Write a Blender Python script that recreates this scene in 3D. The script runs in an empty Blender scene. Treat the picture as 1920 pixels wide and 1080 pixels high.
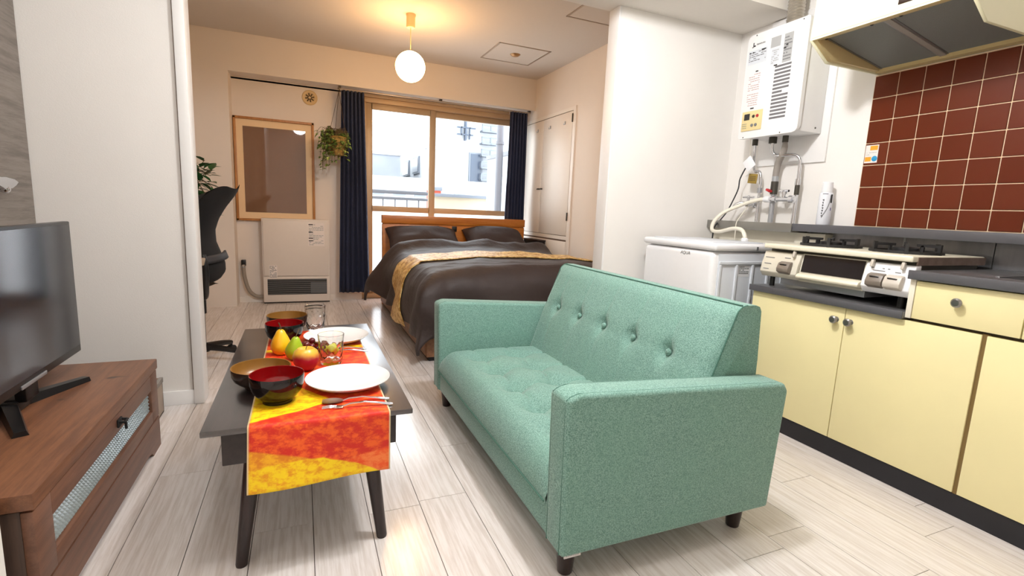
import bpy, bmesh, math, random
from mathutils import Vector, Matrix
random.seed(7)
sc = bpy.context.scene
COL = sc.collection
R = math.radians
PI = math.pi

# ------------------------------------------------------------------ camera
cd = bpy.data.cameras.new('camera')
cam = bpy.data.objects.new('camera', cd)
COL.objects.link(cam)
cd.sensor_width = 36.0
cd.lens = 36.0 * 926.0 / 1920.0
cd.clip_start = 0.02
cam.matrix_world = Matrix(((0.9209, 0.0201, -0.3893, 0.0),
                           (-0.3874, 0.1592, -0.9081, 0.0),
                           (0.0437, 0.9870, 0.1544, 1.0),
                           (0, 0, 0, 1)))
_m3 = cam.matrix_world.to_quaternion().to_matrix().to_4x4()
_m3.translation = (0, 0, 1.0)
cam.matrix_world = _m3
sc.camera = cam

# ------------------------------------------------------------------ world, exposure, lamps
vs = sc.view_settings
vs.view_transform = 'Standard'
vs.look = 'None'
vs.exposure = 0.35
vs.gamma = 1.0
vs.use_curve_mapping = False
w = bpy.data.worlds.new('overcast_sky')
sc.world = w
w.use_nodes = True
bgn = w.node_tree.nodes['Background']
bgn.inputs['Color'].default_value = (0.90, 0.95, 1.0, 1)
bgn.inputs['Strength'].default_value = 6.5


def lamp(name, kind, loc, power, col, size=0.2, rot=(0, 0, 0)):
    l = bpy.data.lights.new(name, kind)
    l.energy = power
    l.color = col
    if kind == 'AREA':
        l.shape = 'DISK'
        l.size = size
    else:
        l.shadow_soft_size = size
    o = bpy.data.objects.new(name, l)
    o.location = loc
    o.rotation_euler = rot
    COL.objects.link(o)
    return o


lamp('kitchen_lamp_light', 'POINT', (0.95, 1.35, 2.29), 66, (0.98, 0.985, 1.0), 0.07)
lamp('added_fill_light', 'POINT', (0.0, 1.0, 2.28), 19, (1.0, 0.985, 0.975), 0.12)  # fill added to brighten the left partition, has no fixture


# ------------------------------------------------------------------ materials
def lin(c):
    c = c / 255.0
    return c / 12.92 if c <= 0.04045 else ((c + 0.055) / 1.055) ** 2.4


def rgb(*c):
    return (lin(c[0]), lin(c[1]), lin(c[2]), 1.0)


class NT:
    def __init__(self, name):
        self.m = bpy.data.materials.new(name)
        self.m.use_nodes = True
        self.t = self.m.node_tree
        self.p = self.t.nodes['Principled BSDF']
        self.out = self.t.nodes['Material Output']

    def n(self, typ, **kw):
        nd = self.t.nodes.new(typ)
        for k, v in kw.items():
            if k.startswith('i_'):
                key = k[2:]
                key = int(key) if key.isdigit() else key
                nd.inputs[key].default_value = v
            else:
                setattr(nd, k, v)
        return nd

    def l(self, a, b):
        self.t.links.new(a, b)

    def math(self, op, a, b=None, c=None):
        nd = self.t.nodes.new('ShaderNodeMath')
        nd.operation = op
        for i, v in enumerate((a, b, c)):
            if v is None:
                continue
            if isinstance(v, (int, float)):
                nd.inputs[i].default_value = v
            else:
                self.l(v, nd.inputs[i])
        return nd.outputs[0]

    def mix(self, fac, a, b):
        nd = self.t.nodes.new('ShaderNodeMix')
        nd.data_type = 'RGBA'
        for i, v in ((0, fac), (6, a), (7, b)):
            if isinstance(v, (int, float, tuple)):
                nd.inputs[i].default_value = v
            else:
                self.l(v, nd.inputs[i])
        return nd.outputs[2]

    def step(self, v, lo, hi):
        nd = self.t.nodes.new('ShaderNodeMapRange')
        nd.interpolation_type = 'SMOOTHSTEP'
        if isinstance(v, (int, float)):
            nd.inputs[0].default_value = v
        else:
            self.l(v, nd.inputs[0])
        nd.inputs[1].default_value = lo
        nd.inputs[2].default_value = hi
        return nd.outputs[0]

    def coord(self, scale=(1, 1, 1), out='Object'):
        tc = self.n('ShaderNodeTexCoord')
        mp = self.n('ShaderNodeMapping')
        mp.inputs['Scale'].default_value = scale
        self.l(tc.outputs[out], mp.inputs['Vector'])
        return mp.outputs['Vector']

    def noise(self, vec, scale, detail=3, rough=0.5):
        nd = self.n('ShaderNodeTexNoise')
        nd.inputs['Scale'].default_value = scale
        nd.inputs['Detail'].default_value = detail
        nd.inputs['Roughness'].default_value = rough
        self.l(vec, nd.inputs['Vector'])
        return nd.outputs['Fac']

    def bump(self, h, strength, dist=0.002):
        b = self.n('ShaderNodeBump')
        b.inputs['Strength'].default_value = strength
        b.inputs['Distance'].default_value = dist
        self.l(h, b.inputs['Height'])
        self.l(b.outputs['Normal'], self.p.inputs['Normal'])


def mat(name, col, rough=0.5, metal=0.0, var=0.0, vscale=6.0, stretch=(1, 1, 1), bump=0.0, bscale=300.0, bdist=0.002,
        emit=0.0, spec=None, coat=0.0, trans=0.0, ior=None, emit_col=None, bstretch=(1, 1, 1)):
    t = NT(name)
    p = t.p
    c = rgb(*col)
    p.inputs['Base Color'].default_value = c
    p.inputs['Roughness'].default_value = rough
    p.inputs['Metallic'].default_value = metal
    if spec is not None:
        p.inputs['Specular IOR Level'].default_value = spec
    if coat:
        p.inputs['Coat Weight'].default_value = coat
        p.inputs['Coat Roughness'].default_value = 0.05
    if trans:
        p.inputs['Transmission Weight'].default_value = trans
    if ior:
        p.inputs['IOR'].default_value = ior
    if emit:
        p.inputs['Emission Color'].default_value = rgb(*(emit_col or col))
        p.inputs['Emission Strength'].default_value = emit
    if var:
        f = t.noise(t.coord(stretch), vscale, 4, 0.6)
        lo = tuple(x * (1 - var) for x in c[:3]) + (1,)
        hi = tuple(min(1, x * (1 + var)) for x in c[:3]) + (1,)
        fs = t.step(f, 0.3, 0.7)
        t.l(t.mix(fs, lo, hi), p.inputs['Base Color'])
    else:
        f = t.noise(t.coord(), 40.0, 2)
        lo = tuple(x * 0.97 for x in c[:3]) + (1,)
        t.l(t.mix(f, lo, c), p.inputs['Base Color'])
    if bump:
        t.bump(t.noise(t.coord(bstretch), bscale, 3), bump, bdist)
    return t.m


def wood(name, col, dark, rough=0.45, axis='Y', scale=6.0, bump=0.08, coat=0.0, knots=False, sheen_spec=None):
    t = NT(name)
    st = {'Y': (9, 0.7, 9), 'X': (0.7, 9, 9), 'Z': (9, 9, 0.7)}[axis]
    v = t.coord(st)
    f = t.noise(v, scale, 6, 0.62)
    fine = t.noise(v, scale * 7, 3, 0.6)
    f2 = t.math('ADD', t.math('MULTIPLY', f, 0.75), t.math('MULTIPLY', fine, 0.25))
    c = t.mix(t.step(f2, 0.34, 0.66), rgb(*dark), rgb(*col))
    if knots:
        k = t.noise(t.coord((1, 1, 1)), 9.0, 2)
        c = t.mix(t.step(k, 0.68, 0.76), c, rgb(*[int(x * 0.45) for x in dark]))
    t.l(c, t.p.inputs['Base Color'])
    t.p.inputs['Roughness'].default_value = rough
    if coat:
        t.p.inputs['Coat Weight'].default_value = coat
        t.p.inputs['Coat Roughness'].default_value = 0.12
    t.bump(f2, bump, 0.002)
    return t.m


M = {}
M['wallpaper'] = mat('white_wallpaper', (238, 234, 229), 0.85, bump=0.35, bscale=230, bdist=0.0015, var=0.015, vscale=2, bstretch=(1, 1, 1.6))
M['bedroom_paper'] = mat('bedroom_wallpaper', (232, 221, 210), 0.85, bump=0.3, bscale=230, bdist=0.0015, var=0.015, vscale=2)
M['ceiling'] = mat('ceiling_paper', (214, 205, 196), 0.9, bump=0.25, bscale=160, bdist=0.0015)
M['kitchen_ceiling'] = mat('kitchen_ceiling_paper', (232, 226, 218), 0.9, bump=0.2, bscale=160, bdist=0.0015)
M['white_paint'] = mat('white_gloss_paint', (240, 238, 236), 0.4)
M['closet'] = mat('closet_white_paint', (238, 229, 218), 0.45)
M['grey_wood'] = wood('grey_wood_door', (140, 130, 122), (112, 103, 96), 0.6, 'Y', 5)
M['joint'] = mat('floor_joint', (84, 70, 62), 0.9)

# floor planks: pale washed oak, satin
t = NT('pale_plank')
v = t.coord((26, 1.3, 26))
oi = t.n('ShaderNodeObjectInfo')
mp = t.n('ShaderNodeVectorMath', operation='ADD')
t.l(v, mp.inputs[0])
cmb = t.n('ShaderNodeCombineXYZ')
t.l(t.math('MULTIPLY', oi.outputs['Random'], 57.0), cmb.inputs[1])
t.l(t.math('MULTIPLY', oi.outputs['Random'], 31.0), cmb.inputs[0])
t.l(cmb.outputs[0], mp.inputs[1])
f = t.noise(mp.outputs[0], 3.2, 7, 0.66)
base = t.mix(t.step(f, 0.36, 0.62), rgb(212, 203, 197), rgb(231, 225, 222))
tone = t.mix(oi.outputs['Random'], (0.945, 0.94, 0.935, 1), (1, 1, 1, 1))
mm = t.n('ShaderNodeMix', data_type='RGBA', blend_type='MULTIPLY')
mm.inputs[0].default_value = 1.0
t.l(base, mm.inputs[6])
t.l(tone, mm.inputs[7])
t.l(mm.outputs[2], t.p.inputs['Base Color'])
t.p.inputs['Roughness'].default_value = 0.18
t.bump(f, 0.04, 0.001)
M['plank'] = t.m

# sofa fabric: melange teal green weave
t = NT('sea_green_fabric')
wv = t.coord((1, 1, 1))
n1 = t.noise(t.coord((230, 230, 760)), 1.0, 2)
n2 = t.noise(t.coord((760, 230, 230)), 1.0, 2)
n3 = t.noise(wv, 7.0, 3)
mixf = t.math('ADD', t.math('MULTIPLY', n1, 0.5), t.math('MULTIPLY', n2, 0.5))
c = t.mix(t.step(mixf, 0.36, 0.64), rgb(80, 120, 109), rgb(142, 178, 166))
c = t.mix(t.math('MULTIPLY', t.step(n3, 0.35, 0.75), 0.25), c, rgb(112, 158, 140))
t.l(c, t.p.inputs['Base Color'])
t.p.inputs['Roughness'].default_value = 0.85
t.p.inputs['Sheen Weight'].default_value = 0.25
t.p.inputs['Sheen Roughness'].default_value = 0.4
t.bump(mixf, 0.16, 0.0012)
M['sofa'] = t.m
M['sofa_seam'] = mat('green_seam_thread', (74, 116, 102), 0.9)
M['dark_leg'] = wood('dark_leg_wood', (46, 28, 26), (30, 18, 17), 0.3, 'Z')
M['table'] = wood('dark_walnut_table', (48, 36, 34), (34, 25, 24), 0.34, 'Y', 6, 0.06)
M['tabletop'] = wood('polished_walnut_top', (46, 34, 32), (32, 23, 22), 0.30, 'Y', 6, 0.03, coat=1.0)
M['tabletop'].node_tree.nodes['Principled BSDF'].inputs['Coat IOR'].default_value = 1.8
M['tabletop'].node_tree.nodes['Principled BSDF'].inputs['Coat Roughness'].default_value = 0.27
M['tv_wood'] = wood('brown_pine', (130, 86, 58), (98, 62, 42), 0.42, 'Y', 4.5, 0.1, knots=True)
M['tv_wood_dark'] = wood('brown_pine_end', (78, 58, 46), (58, 42, 34), 0.5, 'Z', 4.5)
M['tv_wood_front'] = wood('brown_pine_front', (122, 84, 64), (98, 66, 50), 0.45, 'Y', 4.5, 0.1)
M['black_plastic'] = mat('black_plastic', (16, 16, 18), 0.35)
M['black_matte'] = mat('black_matte', (18, 18, 20), 0.7)
M['screen'] = mat('dark_tv_screen', (26, 31, 38), 0.12, spec=0.9)
M['silver'] = mat('silver_plastic', (170, 172, 176), 0.35, 0.6)
M['knob_chrome'] = mat('worn_chrome', (150, 148, 146), 0.3, 0.9)
M['carcass_shade'] = mat('cabinet_gap_shade', (62, 50, 34), 0.7)  # carcass coloured dark so the door and drawer gaps look shaded
M['chrome'] = mat('chrome', (215, 216, 220), 0.12, 1.0)
M['steel'] = mat('stainless_steel', (138, 138, 140), 0.32, 0.75, var=0.08, vscale=3, stretch=(1, 12, 1))
M['dark_steel'] = mat('dark_steel_edge', (98, 98, 102), 0.40, 0.35)
M['ledge_light'] = mat('ledge_stainless', (150, 148, 142), 0.35, 0.7)
M['cream'] = mat('cream_laminate', (240, 229, 176), 0.42, var=0.02, vscale=3)
M['cream_edge'] = mat('cream_edge_band', (238, 232, 214), 0.5)
M['gap_brown'] = mat('brown_gap_strip', (120, 96, 52), 0.6)
M['hood_cream'] = mat('hood_cream_enamel', (240, 236, 200), 0.4)
M['hood_lip'] = mat('hood_lip_beige', (206, 184, 132), 0.45)
M['filter'] = mat('grey_filter_mesh', (128, 130, 126), 0.6, 0.2, bump=0.6, bscale=420, bdist=0.003)
M['toe'] = mat('black_toe_kick', (26, 25, 30), 0.6)
M['tile'] = None
t = NT('terracotta_tile')
oi = t.n('ShaderNodeObjectInfo')
c = t.mix(oi.outputs['Random'], rgb(92, 36, 14), rgb(102, 46, 26))
n = t.noise(t.coord(), 14, 3)
c = t.mix(t.math('MULTIPLY', t.step(n, 0.4, 0.8), 0.3), c, rgb(98, 34, 20))
t.l(c, t.p.inputs['Base Color'])
t.p.inputs['Roughness'].default_value = 0.28
t.p.inputs['Specular IOR Level'].default_value = 0.35
M['tile'] = t.m
M['grout'] = mat('pale_grout', (240, 214, 178), 0.8)
M['white_plastic'] = mat('white_plastic', (240, 240, 242), 0.35)
M['washer_side'] = mat('washer_grey_white', (214, 218, 224), 0.4)
M['grey_line'] = mat('grey_print', (120, 120, 122), 0.6)
M['pale_print'] = mat('pale_grey_print', (176, 176, 176), 0.6)
M['red_print'] = mat('reddish_print', (196, 160, 156), 0.6)
M['dark_print'] = mat('dark_print', (40, 38, 38), 0.6)
M['slot'] = mat('vent_slot_grey', (112, 110, 112), 0.7)
M['heater_white'] = mat('heater_white_enamel', (240, 239, 238), 0.4)
M['panel_yellow'] = mat('aged_control_panel', (226, 206, 150), 0.45)
M['beige_plastic'] = mat('beige_plastic', (218, 212, 196), 0.4)
M['brown_key'] = mat('taupe_key', (122, 112, 102), 0.4)
M['pale_key'] = mat('pale_key', (200, 192, 180), 0.4)
M['black_glass'] = mat('black_glass', (20, 22, 28), 0.08, spec=0.7)
M['iron'] = mat('cast_iron', (26, 25, 25), 0.55)
M['enamel'] = mat('stove_top_enamel', (232, 226, 204), 0.3)
M['rust'] = mat('brownish_side_steel', (146, 124, 112), 0.4, 0.6, var=0.15, vscale=30)
M['insulation'] = mat('grey_pipe_wrap', (150, 142, 134), 0.7, bump=0.4, bscale=90)
M['foil'] = mat('foil_duct', (178, 170, 158), 0.35, 0.7)
M['valve_dark'] = mat('dark_valve', (70, 66, 58), 0.5, 0.4)
M['red'] = mat('red_handle', (176, 34, 40), 0.4)
M['hose'] = mat('ivory_hose', (236, 230, 214), 0.45)
M['ochre_tag'] = mat('ochre_tag', (150, 124, 52), 0.6)
M['sticker'] = mat('sticker_white', (238, 228, 222), 0.5)
M['orange_print'] = mat('orange_print', (232, 162, 40), 0.5)
M['blue_print'] = mat('blue_print', (40, 150, 200), 0.5)
M['navy_print'] = mat('navy_print', (66, 58, 130), 0.5)
M['can'] = mat('spray_can_white', (232, 234, 240), 0.25)
M['navy'] = mat('navy_curtain', (42, 50, 76), 0.85, bump=0.3, bscale=500, var=0.1, vscale=3)
M['window_frame'] = mat('bronze_window_frame', (198, 168, 132), 0.45, 0.15)
M['window_frame_grey'] = mat('grey_beige_sash', (184, 160, 130), 0.45, 0.15)
M['duvet'] = mat('dark_brown_cotton', (48, 35, 32), 0.62, bump=0.35, bscale=22, bdist=0.012, var=0.06, vscale=5)
for k_ in ('Sheen Weight',):
    M['duvet'].node_tree.nodes['Principled BSDF'].inputs[k_].default_value = 0.05
M['pillow'] = mat('brown_pillowcase', (52, 40, 40), 0.7, bump=0.2, bscale=26, bdist=0.01)
M['sheet'] = mat('white_sheet', (232, 226, 224), 0.8)
M['headboard'] = wood('honey_headboard', (196, 124, 46), (172, 100, 34), 0.35, 'X', 4, 0.05)
M['bed_wood'] = wood('bed_side_wood', (152, 106, 70), (122, 82, 54), 0.4, 'Y', 4, 0.06)
t = NT('gold_brocade')
n = t.noise(t.coord(), 26, 5, 0.7)
n2 = t.noise(t.coord((1, 1, 1)), 60, 3)
c = t.mix(t.step(n, 0.42, 0.58), rgb(176, 128, 52), rgb(232, 200, 130))
c = t.mix(t.math('MULTIPLY', t.step(n2, 0.55, 0.7), 0.5), c, rgb(240, 222, 170))
t.l(c, t.p.inputs['Base Color'])
t.p.inputs['Roughness'].default_value = 0.45
t.bump(n, 0.4, 0.004)
M['gold'] = t.m
M['picture_frame'] = wood('oak_picture_frame', (188, 132, 74), (164, 108, 56), 0.4, 'Z', 5)
M['mat_board'] = mat('cream_mat_board', (238, 206, 162), 0.7)
M['print_brown'] = mat('brown_print_under_glass', (126, 95, 74), 0.025, var=0.06, vscale=1.5, spec=0.7)
M['print_pale'] = mat('pale_print_shape', (176, 150, 132), 0.1, spec=0.75)
M['gas_heater'] = mat('gas_heater_enamel', (226, 216, 206), 0.45)
M['grille_dark'] = mat('grille_recess', (40, 42, 44), 0.6)
M['grille_slat'] = mat('grille_slat', (120, 118, 114), 0.4, 0.4)
M['grille_grey'] = mat('grille_insert_grey', (96, 100, 104), 0.5)
M['grey_hose'] = mat('grey_hose', (150, 140, 128), 0.55, bump=0.6, bscale=200)
M['vent'] = mat('cream_vent', (220, 190, 140), 0.5)
M['leaf'] = None
t = NT('variegated_leaf')
oi = t.n('ShaderNodeObjectInfo')
n = t.noise(t.coord(), 38, 3)
c = t.mix(t.step(n, 0.36, 0.66), rgb(56, 84, 30), rgb(124, 150, 66))
n2 = t.noise(t.coord(), 23, 1)
c = t.mix(t.step(n2, 0.60, 0.72), c, rgb(190, 196, 120))
t.l(c, t.p.inputs['Base Color'])
t.p.inputs['Roughness'].default_value = 0.45
M['leaf'] = t.m
M['leaf_dark'] = mat('dark_glossy_leaf', (44, 92, 46), 0.35, var=0.25, vscale=9)
M['stem'] = mat('brown_stem', (92, 74, 44), 0.7)
M['basket'] = mat('woven_basket', (148, 116, 52), 0.7, var=0.4, vscale=45, stretch=(1, 1, 2.4), bump=0.7, bscale=110, bdist=0.006)
M['chain'] = mat('dark_chain', (90, 72, 52), 0.5, 0.4)
M['chair_mesh'] = mat('black_chair_mesh', (14, 14, 17), 0.85, bump=0.4, bscale=700)
M['chair_grey'] = mat('charcoal_lumbar', (44, 44, 48), 0.6)
M['chair_beige'] = mat('beige_bracket', (170, 150, 130), 0.5)
M['pot'] = mat('white_pot', (226, 222, 216), 0.4)
M['globe'] = mat('white_glass_globe', (255, 240, 220), 0.3, emit=34.0, emit_col=(255, 200, 132))
M['pendant'] = mat('ivory_pendant_cup', (220, 190, 140), 0.45)
M['joint_and_gap_shade'] = mat('hatch_joint_and_gap_shade', (120, 98, 84), 0.8)  # hatch joint colour, also the shade painted into jamb and closet gaps
M['hatch_alu'] = mat('aluminium_hatch_frame', (176, 160, 144), 0.4, 0.5)
M['brass'] = mat('brass_ring', (170, 128, 80), 0.4, 0.6)
M['lacquer'] = mat('black_lacquer', (18, 10, 12), 0.12)
M['lacquer_red'] = mat('red_lacquer', (128, 10, 12), 0.14, coat=0.5)
M['wood_bowl_out'] = mat('brown_lacquer', (44, 27, 19), 0.2)
M['wood_bowl_in'] = mat('amber_lacquer', (138, 96, 40), 0.3, var=0.06)
M['china'] = mat('white_china', (244, 243, 242), 0.18, coat=0.3)
t = NT('clear_glass')
t.p.inputs['Base Color'].default_value = (1, 1, 1, 1)
t.p.inputs['Roughness'].default_value = 0.02
t.p.inputs['Transmission Weight'].default_value = 1.0
t.p.inputs['IOR'].default_value = 1.45
n = t.noise(t.coord((40, 40, 40)), 1.0, 1)
t.bump(n, 0.05, 0.001)
M['glass'] = t.m
# window panes: thin sheet that lets light straight through with a fresnel reflection
t = NT('window_glass')
tr = t.n('ShaderNodeBsdfTransparent')
tr.inputs['Color'].default_value = (0.96, 0.98, 0.98, 1)
gl = t.n('ShaderNodeBsdfGlossy')
gl.inputs['Roughness'].default_value = 0.02
fr = t.n('ShaderNodeFresnel')
fr.inputs['IOR'].default_value = 1.3
mx = t.n('ShaderNodeMixShader')
t.l(fr.outputs[0], mx.inputs[0])
t.l(tr.outputs[0], mx.inputs[1])
t.l(gl.outputs[0], mx.inputs[2])
t.l(mx.outputs[0], t.out.inputs['Surface'])
M['pane'] = t.m
t = NT('frosted_glass')
tr = t.n('ShaderNodeBsdfTranslucent')
tr.inputs['Color'].default_value = (0.97, 0.97, 0.97, 1)
t2 = t.n('ShaderNodeBsdfTransparent')
mx = t.n('ShaderNodeMixShader')
mx.inputs[0].default_value = 0.25
t.l(tr.outputs[0], mx.inputs[1])
t.l(t2.outputs[0], mx.inputs[2])
t.l(mx.outputs[0], t.out.inputs['Surface'])
M['frosted'] = t.m
# patterned glass in the tv stand: pressed diamonds
t = NT('pressed_pattern_glass')
t.p.inputs['Base Color'].default_value = rgb(146, 156, 156)
t.p.inputs['Roughness'].default_value = 0.12
t.p.inputs['Specular IOR Level'].default_value = 0.9
M['pattern_glass'] = t.m


def fruit_mat(name, base, tint, lo, hi, scale=12, axis=2, zlo=0.0, zhi=0.1):
    t = NT(name)
    tc = t.n('ShaderNodeTexCoord')
    sp = t.n('ShaderNodeSeparateXYZ')
    t.l(tc.outputs['Object'], sp.inputs[0])
    n = t.noise(t.coord(), scale, 4)
    g = t.step(t.math('ADD', sp.outputs[axis], t.math('MULTIPLY', n, hi - lo)), zlo, zhi)
    t.l(t.mix(g, rgb(*base), rgb(*tint)), t.p.inputs['Base Color'])
    t.p.inputs['Roughness'].default_value = 0.3
    return t.m


M['pear_yellow'] = fruit_mat('yellow_pear_skin', (240, 150, 20), (246, 200, 24), 0, 0.06, 12, 0, -0.02, 0.05)
M['pear_green'] = fruit_mat('green_pear_skin', (150, 160, 30), (168, 198, 30), 0, 0.05, 12, 0, -0.02, 0.05)
M['apple'] = fruit_mat('apple_skin', (170, 24, 48), (232, 180, 60), 0, 0.03, 20, 2, 0.058, 0.083)
M['grape'] = mat('dark_red_grape', (96, 14, 24), 0.15, coat=0.4)
M['lime'] = mat('yellow_green_fruit', (190, 190, 30), 0.35, var=0.15, vscale=20)

# cloth runner: red / orange / yellow batik print (UV: u across 0..1, v metres from the near hem)
t = NT('batik_runner')
tc = t.n('ShaderNodeTexCoord')
sp = t.n('ShaderNodeSeparateXYZ')
t.l(tc.outputs['UV'], sp.inputs[0])
nz = t.noise(t.coord((1, 1, 1), 'UV'), 3.0, 2)
blot = t.noise(t.coord((7, 26, 1), 'UV'), 1.4, 6, 0.7)
u = sp.outputs[0]
vv = t.math('ADD', sp.outputs[1], t.math('MULTIPLY', t.math('SUBTRACT', nz, 0.5), 0.03))
red = t.mix(t.step(blot, 0.42, 0.62), rgb(212, 34, 10), rgb(244, 98, 22))
yel = t.mix(t.step(blot, 0.36, 0.56), rgb(236, 152, 0), rgb(255, 216, 4))
ora = t.mix(t.step(blot, 0.4, 0.6), rgb(226, 130, 10), rgb(248, 178, 20))
brt = t.mix(t.step(blot, 0.38, 0.6), rgb(240, 80, 16), rgb(250, 130, 60))
# hanging end
v2 = t.math('SUBTRACT', 0.118, t.math('MULTIPLY', u, 0.105))
col = t.mix(t.step(t.math('SUBTRACT', v2, vv), -0.004, 0.004), red, ora)
v1 = t.math('MINIMUM', 0.062, t.math('MULTIPLY', t.math('SUBTRACT', 0.92, u), 0.15))
v1b = t.math('ADD', v1, t.math('MULTIPLY', t.math('MULTIPLY', u, t.math('SUBTRACT', 0.9, u)), 0.06))
lowr = t.math('SUBTRACT', t.math('MULTIPLY', u, 0.075), vv)
col = t.mix(t.math('MULTIPLY', t.step(lowr, -0.004, 0.006), t.step(u, 0.45, 0.6)), col, brt)
col = t.mix(t.step(t.math('SUBTRACT', v1b, vv), -0.003, 0.003), col, yel)
# part lying on the table
top1 = t.math('SUBTRACT', vv, t.math('ADD', 0.205, t.math('MULTIPLY', u, 0.16)))
col = t.mix(t.step(top1, -0.004, 0.004), col, yel)
top2 = t.math('SUBTRACT', vv, t.math('SUBTRACT', 0.62, t.math('MULTIPLY', u, 0.52)))
col = t.mix(t.step(top2, -0.006, 0.006), col, red)
st = t.math('ABSOLUTE', t.math('SUBTRACT', vv, 0.885))
col = t.mix(t.step(st, 0.022, 0.014), col, yel)
edge = t.math('ABSOLUTE', t.math('SUBTRACT', u, 0.5))
col = t.mix(t.step(edge, 0.485, 0.495), col, rgb(238, 214, 170))
t.l(col, t.p.inputs['Base Color'])
t.p.inputs['Roughness'].default_value = 0.6
M['runner'] = t.m
M['ext_wall'] = mat('pale_concrete', (150, 152, 156), 0.9, var=0.06, vscale=0.6)
M['ext_wall_grey'] = mat('weathered_concrete', (118, 121, 129), 0.9, var=0.10, vscale=0.9)
M['ext_window'] = mat('far_window_glass', (48, 58, 74), 0.3)
M['ext_dark'] = mat('far_metal', (96, 101, 110), 0.6)
M['ext_pipe'] = mat('grey_drain_pipe', (92, 92, 98), 0.6)
M['ext_red'] = mat('red_brick_stack', (168, 56, 38), 0.8)
M['ext_beige'] = mat('beige_parapet', (160, 148, 128), 0.85)
M['ext_pink'] = mat('pink_fascia_tile', (176, 128, 118), 0.8, var=0.15, vscale=12)


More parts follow.
